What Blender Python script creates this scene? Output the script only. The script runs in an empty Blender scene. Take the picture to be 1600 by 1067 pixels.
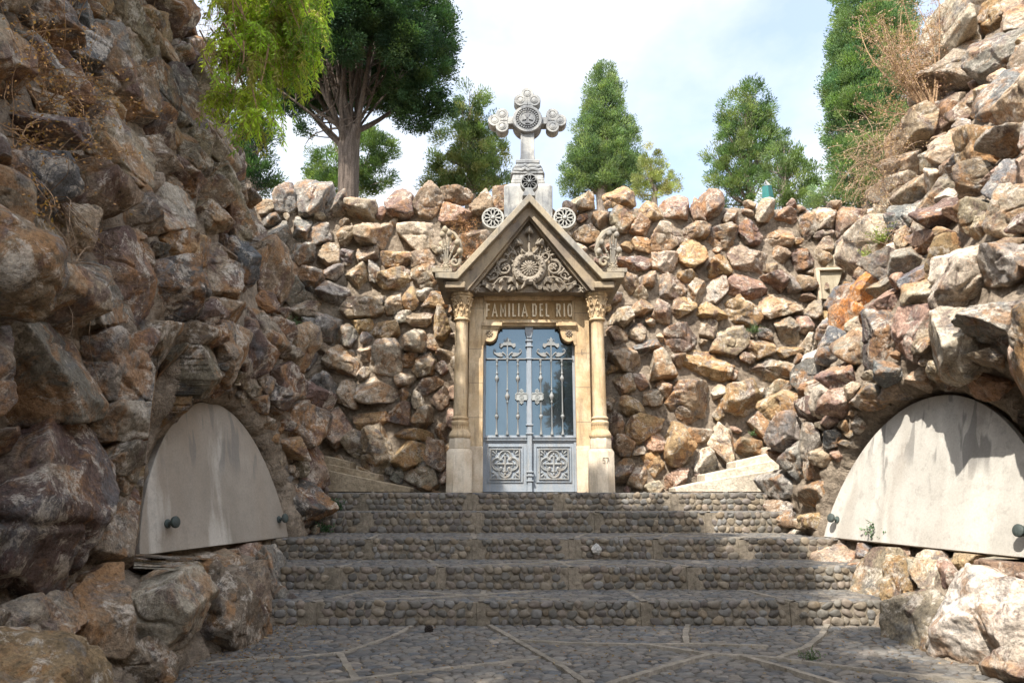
import bpy, math, random
import numpy as np
from math import radians as R, sin, cos, tan, atan, pi

random.seed(7)
rng = np.random.default_rng(11)
scene = bpy.context.scene
COL = scene.collection

# ------------------------------------------------------------------ camera geometry (the eye is the origin, metres)
F = 1600 * 24 / 36.0
TH = R(12.4)
CS, SN = cos(TH), sin(TH)


def slope(py):                                   # height over distance for a row of the photograph
    return tan(TH + atan((533.5 - py) / F))


def P(px, py, Y):                                # point seen at (px, py) at distance Y
    z = slope(py) * Y
    d = Y * CS + z * SN
    return np.array([(px - 800) * d / F, Y, z])


def ray(px, py):
    u = (px - 800) / F
    v = (533.5 - py) / F
    return np.array([u, CS - v * SN, SN + v * CS])


def depth_of(p):
    return p[1] * CS + p[2] * SN


# ------------------------------------------------------------------ numpy noise
def _h(ix, iy, iz, s):
    h = (ix * 374761393 + iy * 668265263 + iz * 2147483647 + s * 1274126177) & 0xFFFFFFFF
    h = ((h ^ (h >> 13)) * 1274126177) & 0xFFFFFFFF
    h = ((h ^ (h >> 16)) * 2246822519) & 0xFFFFFFFF
    return ((h ^ (h >> 15)) & 0xFFFFFF) / float(0xFFFFFF)


def vnoise(p, f, s=0):                           # value noise in -1..1
    q = np.asarray(p, dtype=float) * f + 1000.0
    i = np.floor(q).astype(np.int64)
    t = q - i
    t = t * t * (3 - 2 * t)
    r = 0
    for a in (0, 1):
        for b in (0, 1):
            for c in (0, 1):
                w = (t[:, 0] if a else 1 - t[:, 0]) * (t[:, 1] if b else 1 - t[:, 1]) * (t[:, 2] if c else 1 - t[:, 2])
                r = r + w * _h(i[:, 0] + a, i[:, 1] + b, i[:, 2] + c, s)
    return r * 2 - 1


def fbm(p, f, s=0, o=3):
    r = 0
    a = 1.0
    for k in range(o):
        r = r + a * vnoise(p, f * 2 ** k, s + k)
        a *= 0.5
    return r


# ------------------------------------------------------------------ mesh helpers
def raw_mesh(name, V, Fc, col=None, smooth=True, nper=3):
    V = np.asarray(V, dtype=np.float32)
    Fc = np.asarray(Fc, dtype=np.int32)
    me = bpy.data.meshes.new(name)
    me.vertices.add(len(V))
    me.vertices.foreach_set('co', V.ravel())
    me.loops.add(Fc.size)
    me.loops.foreach_set('vertex_index', Fc.ravel())
    me.polygons.add(len(Fc))
    me.polygons.foreach_set('loop_start', np.arange(0, Fc.size, nper, dtype=np.int32))
    me.polygons.foreach_set('use_smooth', np.full(len(Fc), bool(smooth)))
    me.update(calc_edges=True)
    if col is not None:
        a = me.color_attributes.new('Col', 'FLOAT_COLOR', 'POINT')
        c = np.ones((len(V), 4), dtype=np.float32)
        c[:, :3] = col
        a.data.foreach_set('color', c.ravel())
    return me


def link(name, data, mat=None, parent=None, loc=(0, 0, 0)):
    o = bpy.data.objects.new(name, data)
    COL.objects.link(o)
    o.location = loc
    if mat is not None and data is not None:
        data.materials.append(mat)
    if parent is not None:
        o.parent = parent
    return o


def tag(o, label=None, cat=None, group=None, kind=None):
    if label: o['label'] = label
    if cat: o['category'] = cat
    if group: o['group'] = group
    if kind: o['kind'] = kind
    return o


def empty(name, loc, label, cat, group=None):
    o = bpy.data.objects.new(name, None)
    COL.objects.link(o)
    o.location = loc
    o.empty_display_size = 0.2
    return tag(o, label, cat, group, 'thing')


class MB:
    """collects shapes and links them as one mesh"""

    def __init__(s):
        s.v = []
        s.f = []
        s.sm = []

    def add(s, V, Fc, smooth=False):
        n = len(s.v)
        s.v.extend([tuple(map(float, p)) for p in V])
        s.f.extend([tuple(n + i for i in f) for f in Fc])
        s.sm.extend([smooth] * len(Fc))
        return s

    def box(s, x0, x1, y0, y1, z0, z1):
        V = [(x0, y0, z0), (x1, y0, z0), (x1, y1, z0), (x0, y1, z0), (x0, y0, z1), (x1, y0, z1), (x1, y1, z1), (x0, y1, z1)]
        return s.add(V, [(0, 3, 2, 1), (4, 5, 6, 7), (0, 1, 5, 4), (1, 2, 6, 5), (2, 3, 7, 6), (3, 0, 4, 7)])

    def prism(s, pts, y0, y1):                   # pts (x, z) counter-clockwise as seen from the camera
        n = len(pts)
        ar = sum(pts[i][0] * pts[(i + 1) % n][1] - pts[(i + 1) % n][0] * pts[i][1] for i in range(n))
        if ar < 0: pts = pts[::-1]
        V = [(x, y0, z) for x, z in pts] + [(x, y1, z) for x, z in pts]
        Fc = [tuple(range(n)), tuple(range(2 * n - 1, n - 1, -1))]
        for i in range(n):
            j = (i + 1) % n
            Fc.append((i, i + n, j + n, j))
        return s.add(V, Fc)

    def lathe(s, prof, c, n=24, axis='z', smooth=True, squash=(1, 1)):   # prof (r, h)
        V = []
        for r, h in prof:
            for k in range(n):
                a = 2 * pi * k / n
                x, y = r * cos(a) * squash[0], r * sin(a) * squash[1]
                if axis == 'z': V.append((c[0] + x, c[1] + y, c[2] + h))
                elif axis == 'y': V.append((c[0] + x, c[1] + h, c[2] - y))
                else: V.append((c[0] + h, c[1] + x, c[2] + y))
        Fc = []
        for i in range(len(prof) - 1):
            for k in range(n):
                l = (k + 1) % n
                Fc.append((i * n + k, i * n + l, (i + 1) * n + l, (i + 1) * n + k))
        s.add(V, Fc, smooth)
        m = len(s.v) - len(V)
        s.f.append(tuple(m + k for k in range(n - 1, -1, -1))); s.sm.append(False)
        s.f.append(tuple(m + (len(prof) - 1) * n + k for k in range(n))); s.sm.append(False)
        return s

    def tube(s, pts, r, n=6, closed=False):
        pts = [np.array(p, dtype=float) for p in pts]
        m = len(pts)
        rr = r if hasattr(r, '__len__') else [r] * m
        V = []
        up = np.array([0.13, 0.31, 0.94])
        for i in range(m):
            if closed: t = pts[(i + 1) % m] - pts[i - 1]
            else: t = pts[min(i + 1, m - 1)] - pts[max(i - 1, 0)]
            t = t / (np.linalg.norm(t) + 1e-9)
            a = np.cross(t, up)
            if np.linalg.norm(a) < 0.2: a = np.cross(t, np.array([1, 0, 0.1]))
            a /= np.linalg.norm(a)
            b = np.cross(t, a)
            for k in range(n):
                w = 2 * pi * k / n
                V.append(pts[i] + (a * cos(w) + b * sin(w)) * rr[i])
        Fc = []
        for i in range(m if closed else m - 1):
            j = (i + 1) % m
            for k in range(n):
                l = (k + 1) % n
                Fc.append((i * n + k, j * n + k, j * n + l, i * n + l))
        if not closed:
            Fc.append(tuple(range(n)))
            Fc.append(tuple((m - 1) * n + k for k in range(n - 1, -1, -1)))
        return s.add(V, Fc, n > 4)

    def ball(s, c, r, n=8, rot=0.0):             # r scalar or (x, y, z); rot turns it in the wall plane
        r = r if hasattr(r, '__len__') else (r, r, r)
        V = []
        m = n // 2 + 1
        V.append((0, 0, 1))
        for i in range(1, m):
            a = pi * i / m
            for k in range(n):
                b = 2 * pi * k / n
                V.append((sin(a) * cos(b), sin(a) * sin(b), cos(a)))
        V.append((0, 0, -1))
        Fc = [(0, 1 + k, 1 + (k + 1) % n) for k in range(n)]
        for i in range(m - 2):
            for k in range(n):
                l = (k + 1) % n
                Fc.append((1 + i * n + k, 1 + (i + 1) * n + k, 1 + (i + 1) * n + l, 1 + i * n + l))
        b = 1 + (m - 2) * n
        Fc += [(b + (k + 1) % n, b + k, len(V) - 1) for k in range(n)]
        cr, sr = cos(rot), sin(rot)
        W = []
        for x, y, z in V:
            x, y, z = x * r[0], y * r[1], z * r[2]
            W.append((c[0] + x * cr - z * sr, c[1] + y, c[2] + x * sr + z * cr))
        return s.add(W, Fc, True)

    def build(s, name, mat, parent=None, bevel=0.0, seg=2):
        me = bpy.data.meshes.new(name)
        me.from_pydata(s.v, [], s.f)
        me.polygons.foreach_set('use_smooth', s.sm)
        me.update()
        try: me.set_sharp_from_angle(angle=R(40))
        except Exception: pass
        o = link(name, me, mat, parent)
        if parent is not None:
            o.location = -np.array(parent_loc(parent))
        if bevel:
            m = o.modifiers.new('bevel', 'BEVEL')
            m.width = bevel; m.segments = seg; m.limit_method = 'ANGLE'; m.angle_limit = R(40)
        return o


def parent_loc(p):
    q = np.array(p.location)
    while p.parent is not None:
        p = p.parent
        q = q + np.array(p.location)
    return q


# icosphere templates
_ICO = {}


def ico(k):
    if k in _ICO: return _ICO[k]
    t = (1 + 5 ** .5) / 2
    V = [(-1, t, 0), (1, t, 0), (-1, -t, 0), (1, -t, 0), (0, -1, t), (0, 1, t), (0, -1, -t), (0, 1, -t), (t, 0, -1), (t, 0, 1), (-t, 0, -1), (-t, 0, 1)]
    V = [np.array(v, float) / np.linalg.norm(v) for v in V]
    Fc = [(0, 11, 5), (0, 5, 1), (0, 1, 7), (0, 7, 10), (0, 10, 11), (1, 5, 9), (5, 11, 4), (11, 10, 2), (10, 7, 6), (7, 1, 8), (3, 9, 4), (3, 4, 2), (3, 2, 6), (3, 6, 8), (3, 8, 9), (4, 9, 5), (2, 4, 11), (6, 2, 10), (8, 6, 7), (9, 8, 1)]
    for _ in range(k):
        cache = {}
        def mid(a, b):
            key = (min(a, b), max(a, b))
            if key not in cache:
                m = V[a] + V[b]
                V.append(m / np.linalg.norm(m))
                cache[key] = len(V) - 1
            return cache[key]
        N = []
        for a, b, c in Fc:
            x, y, z = mid(a, b), mid(b, c), mid(c, a)
            N += [(a, x, z), (b, y, x), (c, z, y), (x, y, z)]
        Fc = N
    _ICO[k] = (np.array(V), np.array(Fc, dtype=np.int32))
    return _ICO[k]


def rotm(ax, ang):
    ax = np.array(ax, float); ax /= np.linalg.norm(ax)
    K = np.array([[0, -ax[2], ax[1]], [ax[2], 0, -ax[0]], [-ax[1], ax[0], 0]])
    return np.eye(3) + sin(ang) * K + (1 - cos(ang)) * K @ K


# ------------------------------------------------------------------ node materials
class NT:
    def __init__(s, name):
        s.m = bpy.data.materials.new(name)
        s.m.use_nodes = True
        s.t = s.m.node_tree
        s.t.nodes.clear()
        s.out = s.t.nodes.new('ShaderNodeOutputMaterial')

    def n(s, typ, **kw):
        nd = s.t.nodes.new('ShaderNode' + typ)
        for k, v in kw.items():
            if k.startswith('_'): setattr(nd, k[1:], v)
            else: s.put(nd.inputs[k.replace('__', ' ')], v)
        return nd

    def put(s, sock, v):
        if hasattr(v, 'outputs'): s.t.links.new(v.outputs[0], sock)
        elif hasattr(v, 'is_output'): s.t.links.new(v, sock)
        elif hasattr(v, '__len__') and len(v) == 3 and sock.type == 'RGBA': sock.default_value = (*v, 1)
        else: sock.default_value = v

    def pos(s, sc=(1, 1, 1), off=(0, 0, 0)):
        g = s.t.nodes.new('ShaderNodeNewGeometry')
        m = s.t.nodes.new('ShaderNodeMapping')
        m.inputs['Scale'].default_value = sc
        m.inputs['Location'].default_value = off
        s.t.links.new(g.outputs['Position'], m.inputs['Vector'])
        return m.outputs[0]

    def noise(s, scale, detail=4, rough=0.6, vec=None, dist=0.0):
        nd = s.t.nodes.new('ShaderNodeTexNoise')
        nd.inputs['Scale'].default_value = scale
        nd.inputs['Detail'].default_value = detail
        nd.inputs['Roughness'].default_value = rough
        nd.inputs['Distortion'].default_value = dist
        s.t.links.new(vec if vec is not None else s.pos(), nd.inputs['Vector'])
        return nd.outputs['Fac']

    def ramp(s, fac, stops):
        nd = s.t.nodes.new('ShaderNodeValToRGB')
        e = nd.color_ramp.elements
        while len(e) < len(stops): e.new(0.5)
        for el, (p, c) in zip(e, stops):
            el.position = p
            el.color = (c, c, c, 1) if not hasattr(c, '__len__') else (*c, 1)
        s.t.links.new(fac, nd.inputs[0])
        return nd.outputs[0]

    def mix(s, fac, a, b, mode='MIX'):
        nd = s.t.nodes.new('ShaderNodeMix')
        nd.data_type = 'RGBA'
        nd.blend_type = mode
        s.put(nd.inputs[0], fac)
        s.put(nd.inputs[6], a)
        s.put(nd.inputs[7], b)
        return nd.outputs[2]

    def math(s, op, a, b=0.0):
        nd = s.t.nodes.new('ShaderNodeMath')
        nd.operation = op
        s.put(nd.inputs[0], a)
        s.put(nd.inputs[1], b)
        return nd.outputs[0]

    def bump(s, h, dist, strength=1.0, normal=None):
        nd = s.t.nodes.new('ShaderNodeBump')
        nd.inputs['Strength'].default_value = strength
        nd.inputs['Distance'].default_value = dist
        s.t.links.new(h, nd.inputs['Height'])
        if normal is not None: s.t.links.new(normal, nd.inputs['Normal'])
        return nd.outputs[0]

    def done(s, color, rough=0.85, normal=None, metallic=0.0, spec=0.3, extra=None):
        b = s.t.nodes.new('ShaderNodeBsdfPrincipled')
        s.put(b.inputs['Base Color'], color)
        s.put(b.inputs['Roughness'], rough)
        s.put(b.inputs['Metallic'], metallic)
        b.inputs['Specular IOR Level'].default_value = spec
        if normal is not None: s.t.links.new(normal, b.inputs['Normal'])
        s.t.links.new(b.outputs[0], s.out.inputs[0])
        return s.m


def attr(nt):
    a = nt.t.nodes.new('ShaderNodeAttribute')
    a.attribute_name = 'Col'
    return a.outputs['Color']


def rock_material(name='rock'):
    t = NT(name)
    c = attr(t)
    med = t.noise(7.0, 7, .72)
    fine = t.noise(48.0, 5, .75)

    def patch(scale, off, lo, hi, dist=.6, detail=7, rough=.72, sc=(1, 1, 1)):
        return t.ramp(t.noise(scale, detail, rough, vec=t.pos(sc=sc, off=off), dist=dist), [(lo, 0.0), (hi, 1.0)])
    c = t.mix(1.0, c, t.ramp(med, [(0.25, 0.5), (0.5, 1.0), (0.75, 1.6)]), 'MULTIPLY')
    c = t.mix(t.math('MULTIPLY', patch(2.4, (0, 0, 0), .50, .58), .62), c, (.38, .19, .07))       # rust
    c = t.mix(t.math('MULTIPLY', patch(3.1, (7, 3, 1), .54, .60), .62), c, (.12, .07, .065))       # purple brown skin
    c = t.mix(t.math('MULTIPLY', patch(2.7, (3, 11, 25), .55, .62), .6), c, (.15, .155, .16))      # blue grey broken face
    c = t.mix(t.math('MULTIPLY', patch(5.2, (17, 31, 5), .53, .58, .5, 10, .8), .72), c, (.60, .53, .44))   # quartz crust
    c = t.mix(t.math('MULTIPLY', patch(1.7, (41, 2, 9), .56, .66, .3), .5), c, (.42, .34, .24))    # dried mortar wash
    c = t.mix(t.math('MULTIPLY', patch(13, (5, 21, 2), .60, .64, .2, 6, .7), .55), c, (.045, .04, .036))    # black lichen
    c = t.mix(1.0, c, t.ramp(fine, [(0.3, .5), (0.7, 1.5)]), 'MULTIPLY')
    b = t.bump(med, .045, 1.0)
    v = t.t.nodes.new('ShaderNodeTexVoronoi')
    v.inputs['Scale'].default_value = 9
    t.t.links.new(t.pos(sc=(1, 1, 1.5)), v.inputs['Vector'])
    b = t.bump(v.outputs['Distance'], .018, .7, b)
    v2 = t.t.nodes.new('ShaderNodeTexVoronoi')
    v2.feature = 'DISTANCE_TO_EDGE'
    v2.inputs['Scale'].default_value = 5
    wv = t.mix(.12, t.pos(), t.noise(6, 4, .6), 'ADD')
    t.t.links.new(wv, v2.inputs['Vector'])
    b = t.bump(t.ramp(v2.outputs['Distance'], [(0, 0), (.025, 1)]), .02, .55, b)
    b = t.bump(fine, .018, 1.0, b)
    b = t.bump(t.noise(150.0, 3, .7), .005, .8, b)
    return t.done(c, t.ramp(med, [(.3, .95), (.7, .68)]), b, spec=.35)


def mortar_material(name, c0, c1, bs=.03):
    t = NT(name)
    a = t.noise(3.0, 6, .7)
    b = t.noise(22.0, 6, .75)
    v = t.noise(9, 5, .7, dist=1.0)
    c = t.mix(t.ramp(a, [(0.35, 0), (0.65, 1)]), c0, c1)
    c = t.mix(1.0, c, t.ramp(b, [(0.3, .55), (0.7, 1.35)]), 'MULTIPLY')
    n = t.bump(v, bs * 1.6, 1.0)
    n = t.bump(b, bs * .5, .9, n)
    return t.done(c, .95, n, spec=.15)


def stone_material(name, base, dark, stain, rough=.8, drip=0.6, warm=None, bs=.003):
    t = NT(name)
    n1 = t.noise(5.0, 6, .65)
    n2 = t.noise(3.0, 5, .7, vec=t.pos(sc=(5, 5, .9)))
    n3 = t.noise(70.0, 4, .7)
    c = t.mix(t.ramp(n1, [(0.35, 0), (0.65, 1)]), base, dark)
    if warm: c = t.mix(t.math('MULTIPLY', t.ramp(t.noise(2.2, 5, .6, vec=t.pos(off=(5, 5, 5))), [(.42, 0), (.6, 1)]), .8), c, warm)
    c = t.mix(t.math('MULTIPLY', t.ramp(n2, [(0.48, 0), (0.66, 1)]), drip), c, stain)
    c = t.mix(1.0, c, t.ramp(n3, [(0.3, .85), (0.7, 1.1)]), 'MULTIPLY')
    b = t.bump(n3, bs, .8)
    b = t.bump(t.noise(14, 5, .6), bs * 3, .6, b)
    return t.done(c, rough, b, spec=.25)


def leaf_material(name, tr=.3):
    t = NT(name)
    c = attr(t)
    c = t.mix(1.0, c, t.ramp(t.noise(2.5, 3, .6), [(0.3, .65), (0.7, 1.3)]), 'MULTIPLY')
    d = t.t.nodes.new('ShaderNodeBsdfPrincipled')
    t.put(d.inputs['Base Color'], c)
    d.inputs['Roughness'].default_value = .6
    d.inputs['Specular IOR Level'].default_value = .25
    s = t.t.nodes.new('ShaderNodeBsdfTranslucent')
    t.put(s.inputs['Color'], t.mix(1.0, c, (1.3, 1.5, .6), 'MULTIPLY'))
    m = t.t.nodes.new('ShaderNodeMixShader')
    m.inputs[0].default_value = tr
    t.t.links.new(d.outputs[0], m.inputs[1])
    t.t.links.new(s.outputs[0], m.inputs[2])
    t.t.links.new(m.outputs[0], t.out.inputs[0])
    return t.m


ROCK = rock_material('rock_face')
PEBBLE = None
BED = mortar_material('wall_mortar', (.37, .30, .225), (.25, .20, .15), .05)
# ------------------------------------------------------------------ wall surfaces
LZ = [-1.1, -.99, -.70, -.45, 0, .9, 1.5, 2.8, 3.6, 4.56, 5.5, 7.5]
LX = [-1.76, -1.80, -1.94, -2.12, -2.20, -2.34, -2.52, -3.00, -3.30, -3.74, -4.10, -4.9]
RZ = [-1.1, -.99, -.70, -.45, 0, .8, 1.1, 2.5, 3.4, 5.2, 7.5]
RX = [2.50, 2.58, 2.84, 3.04, 3.03, 3.16, 3.33, 4.18, 4.75, 5.85, 7.1]
SLAB_L = dict(A=np.array([-2.60, 4.98, -.434]), B=np.array([-2.21, 7.0, -.434]), lean=-.20, H=1.20, c=5.99, a=1.06)
SLAB_R = dict(A=np.array([3.50, 4.56, -.434]), B=np.array([3.08, 7.0, -.434]), lean=.26, H=1.23, c=5.78, a=1.25)


def smooth(t):
    t = np.clip(t, 0, 1)
    return t * t * (3 - 2 * t)


def side_x(Y, z, sd):
    """X of the rock face; sd -1 left wall, +1 right wall"""
    S = SLAB_L if sd < 0 else SLAB_R
    Y = np.asarray(Y, float); z = np.asarray(z, float)
    X = np.interp(z, LZ if sd < 0 else RZ, LX if sd < 0 else RX)
    # nearer than the niche the left face stands a bit proud, the foot of the right one comes in
    if sd < 0:
        X = X - .12 * smooth((4.6 - Y) / 1.5) * smooth((1.5 - z) / 2) - .22 * smooth((Y - 5.6) / 1.0) * smooth((-.4 - z) / .3)
    else:
        X = X + .15 * smooth((Y - 5.0) / .6) * smooth((-.4 - z) / .3) + .12 * smooth((4.4 - Y) / 1.0) * smooth((z + .6) / .6)
    if sd < 0:                                    # nothing stands between the eye and the near end of the slab
        cap = -(.522 * np.clip(Y, 2.6, 5.0) + .10)
        k = smooth((z + .50) / .08) * smooth((1.5 - z) / .6) * smooth((5.3 - Y) / .5)
        X = X * (1 - k) + np.minimum(X, cap) * k
    else:
        cap = .752 * np.clip(Y, 2.6, 4.75) + .08
        k = smooth((z + .50) / .08) * smooth((1.1 - z) / .5) * smooth((5.3 - Y) / .5)
        X = X * (1 - k) + np.maximum(X, cap) * k
    sx = S['A'][0] + (S['B'][0] - S['A'][0]) * (Y - S['A'][1]) / (S['B'][1] - S['A'][1]) + S['lean'] * np.clip(z + .434, 0, 2)
    e = np.sqrt(((Y - S['c']) / (S['a'] * 1.0)) ** 2 + (np.clip(z + .434, 0, 9) / (S['H'] * 1.0)) ** 2)
    w = smooth((1.32 - e) / .36)                  # 1 inside the arch
    w = np.where(z < -.434, smooth((1.2 - np.abs(Y - S['c']) / S['a']) / .2) * smooth((z + .66) / .2), w)
    return X * (1 - w) + (sx - sd * .03 + sd * .14 * smooth((1.04 - e) / .08)) * w


def back_y(X, z):
    return 9.72 + .10 * np.asarray(z, float) + .06 * np.sin(np.asarray(X, float) * 1.7)


def hit(px, py, wall):
    d = ray(px, py)
    if wall == 'B':
        for _ in range(1):
            t = np.arange(8.5, 13, .02)
            p = d[None] * t[:, None]
            k = np.argmax(p[:, 1] > back_y(p[:, 0], p[:, 2]))
            return p[k]
    sd = -1 if wall == 'L' else 1
    t = np.arange(1.2, 9.5, .01)
    p = d[None] * t[:, None]
    x = side_x(p[:, 1], p[:, 2], sd)
    ok = (p[:, 0] - x) * sd > 0
    if ok.any() and p[np.argmax(ok)][1] < 8.1:
        return p[np.argmax(ok)]
    k = np.argmin(np.abs(p[:, 1] - 7.95))
    q = p[k].copy()
    return q


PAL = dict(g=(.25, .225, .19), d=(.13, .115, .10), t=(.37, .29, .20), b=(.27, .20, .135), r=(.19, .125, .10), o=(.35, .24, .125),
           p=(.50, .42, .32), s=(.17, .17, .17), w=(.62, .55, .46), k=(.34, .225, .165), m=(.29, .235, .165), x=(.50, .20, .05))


def make_rocks(lst, wall, crop, rocks):
    """lst: cx cy rx ry colour [tilt] in the pixels of a crop (scale, x0, y0)"""
    sc, x0, y0 = crop
    for it in lst:
        cx, cy, rx, ry, c = it[:5]
        tilt = R(it[5]) if len(it) > 5 else R(random.uniform(-12, 12))
        px, py = x0 + cx / sc, y0 + cy / sc
        q = hit(px, py, wall)
        dep = depth_of(q)
        m = dep / F
        a = rx / sc * m * 1.28
        b = ry / sc * m * 1.28
        if wall != 'B': a, b = a * 1.12, b * 1.12
        if wall == 'B':
            ax = np.array([a, min(a, b) * .85 + .04, b])
            push = np.array([0, .25 * ax[1], 0])
        else:
            # seen at a shallow angle: longer along the wall than it looks
            ax = np.array([min(a, b * 1.3) * 1.05, min(a * 1.7, b * 1.7), b * 1.05])
            sd = -1 if wall == 'L' else 1
            push = np.array([sd * .22 * ax[0], .15 * ax[1], 0])
        Rm = rotm((0, -1, 0), tilt) @ rotm((0, 0, 1), R(random.uniform(-12, 12)))
        rocks.append(dict(c=q + push, ax=ax, R=Rm, col=np.array(PAL[c]), px=max(rx, ry) / sc, hand=True))


def fill_rocks(rocks, wall, n, sizes, region, cols):
    """dart throwing in the free area between the placed rocks"""
    cs = [r['c'] for r in rocks]
    rs = [float(np.mean(r['ax'])) for r in rocks]
    C = np.array(cs) if cs else np.zeros((0, 3))
    Rr = np.array(rs)
    keys = list(cols)
    for smax, smin, share in sizes:
        for _ in range(int(n * share)):
            s = random.uniform(smin, smax)
            if wall == 'B':
                X = random.uniform(region[0], region[1]); z = random.uniform(region[2], region[3])
                p = np.array([X, float(back_y(X, z)) + .2 * s, z])
            else:
                sd = -1 if wall == 'L' else 1
                Y = random.uniform(region[0], region[1]); z = random.uniform(region[2], region[3])
                S = SLAB_L if sd < 0 else SLAB_R
                e = math.sqrt(((Y - S['c']) / S['a']) ** 2 + (max(z + .434, 0) / S['H']) ** 2)
                if z > -.46 and e < 1.0 + s * 1.0: continue
                if z > -.72 and z <= -.46 and e < 1.0 and s > .10: continue
                p = np.array([float(side_x(Y, z, sd)) + sd * .2 * s, Y, z])
            if len(C):
                d = np.linalg.norm(C - p, axis=1)
                if (d < (Rr + s) * (.80 if wall == 'B' else .80)).any(): continue
            ax = np.array([s * random.uniform(.8, 1.2), s * random.uniform(.8, 1.2), s * random.uniform(.7, 1.1)]) * 1.12
            rocks.append(dict(c=p, ax=ax, R=rotm((0, -1, 0), random.uniform(-.6, .6)) @ rotm((0, 0, 1), random.uniform(-1, 1)),
                              col=np.array(PAL[random.choice(keys)]), px=s * F / max(depth_of(p), 1.0), hand=False))
            C = np.vstack([C, p]); Rr = np.append(Rr, s)


def rim_rocks(rocks, sd, n, cols):
    """rubble set in the mortar of the arch round a slab"""
    S = SLAB_L if sd < 0 else SLAB_R
    cs = np.array([r['c'] for r in rocks]); rs = np.array([r['ax'].mean() for r in rocks])
    for _ in range(n):
        a = random.uniform(0, pi); e = random.uniform(1.07, 1.34); s = random.uniform(.035, .085)
        Y = S['c'] + S['a'] * e * cos(a); z = -.434 + S['H'] * e * sin(a)
        p = np.array([float(side_x(Y, z, sd)) + sd * .3 * s, Y, z])
        if (np.linalg.norm(cs - p, axis=1) < (rs + s) * .8).any(): continue
        cs = np.vstack([cs, p]); rs = np.append(rs, s)
        rocks.append(dict(c=p, ax=np.array([s, s * random.uniform(.8, 1.5), s]) * 1.15, R=rotm(unit3(), random.uniform(0, 1.2)), col=np.array(PAL[random.choice(cols)]), px=s * 180, hand=False))


def unit3():
    v = rng.normal(size=3)
    return v / np.linalg.norm(v)


def rad(r, d):
    return 1 / np.linalg.norm((d @ r['R']) / r['ax'], axis=-1)


def rock_mesh(r, others, k, seed, wall):
    V, Fc = ico(k)
    g = np.random.default_rng(seed)
    u = V
    # a block broken out of a face: random planes cut a slightly boxy ball
    e = 3.4
    rr = 1.2 / (np.abs(u[:, 0]) ** e + np.abs(u[:, 1]) ** e + np.abs(u[:, 2]) ** e) ** (1 / e)
    n = g.integers(9, 15)
    N = g.normal(size=(n, 3)); N /= np.linalg.norm(N, axis=1)[:, None]
    D = g.uniform(.50, .95, n)
    dt = u @ N.T
    lim = np.where(dt > .05, D[None] / np.maximum(dt, .05), 9)
    rr = np.minimum(rr, lim.min(axis=1))
    p = (u * rr[:, None] * r['ax']) @ r['R'].T
    size = float(np.mean(r['ax']))
    # neighbours press against each other
    for (nn, dd) in others:
        t = p @ nn
        s = np.where(t > dd, dd / np.maximum(t, 1e-6), 1)
        p = p * s[:, None]
    w = p + r['c']
    L = 1 / size
    dirn = p / (np.linalg.norm(p, axis=1)[:, None] + 1e-9)
    d = .045 * fbm(w, .9 * L, seed % 97, 2) + .045 * fbm(w, 3.4 * L, seed % 89, 3) + .010 * vnoise(w, 17 * L, seed % 71)
    ridge = np.abs(vnoise(w, 1.9 * L, seed % 83))
    d = d - .07 * np.clip(.16 - ridge, 0, 1) / .16
    w = w + dirn * (d * size)[:, None]
    if wall in 'LR':                              # keep the carved slab clear of rock
        sd = -1 if wall == 'L' else 1
        S = SLAB_L if sd < 0 else SLAB_R
        hz = (w[:, 2] + .434)
        e = np.sqrt(((w[:, 1] - S['c']) / (S['a'] + .01)) ** 2 + (np.clip(hz, 0, 9) / (S['H'] + .03)) ** 2)
        sx = S['A'][0] + (S['B'][0] - S['A'][0]) * (w[:, 1] - S['A'][1]) / (S['B'][1] - S['A'][1]) + S['lean'] * np.clip(hz, 0, 2)
        ins = (e < 1.04) & (hz > -.012) & ((w[:, 0] - sx - sd * .09) * sd < 0)
        ch = (r['c'][2] + .434) / S['H']; cy_ = (r['c'][1] - S['c']) / S['a']
        if ch < .02:                              # below the sill: cut off level under it
            w[:, 2] = np.where(ins, -.447, w[:, 2])
        elif ch > abs(cy_):                       # above the arch: cut off along its curve
            top = S['H'] * np.sqrt(np.clip(1.085 - ((w[:, 1] - S['c']) / S['a']) ** 2, 0, 1)) - .434
            w[:, 2] = np.where(ins, np.maximum(w[:, 2], top), w[:, 2])
        else:                                     # beside it
            edge = S['a'] * np.sqrt(np.clip(1.085 - (np.clip(hz, 0, 9) / S['H']) ** 2, 0, 1.1))
            w[:, 1] = np.where(ins, S['c'] + (1 if cy_ > 0 else -1) * np.maximum(edge, np.abs(w[:, 1] - S['c'])), w[:, 1])
        near = (w[:, 1] > 3.0) & (w[:, 1] < (5.06 if sd < 0 else 4.85)) & (hz > 0)
        lim = sd * ((.522 if sd < 0 else .752) * w[:, 1] + .03)
        fade = smooth(((1.25 if sd < 0 else 1.0) - w[:, 2]) / .5)
        w[:, 0] = np.where(near & ((w[:, 0] - lim) * sd < 0), w[:, 0] + (lim - w[:, 0]) * fade, w[:, 0])
    return w, Fc


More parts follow.
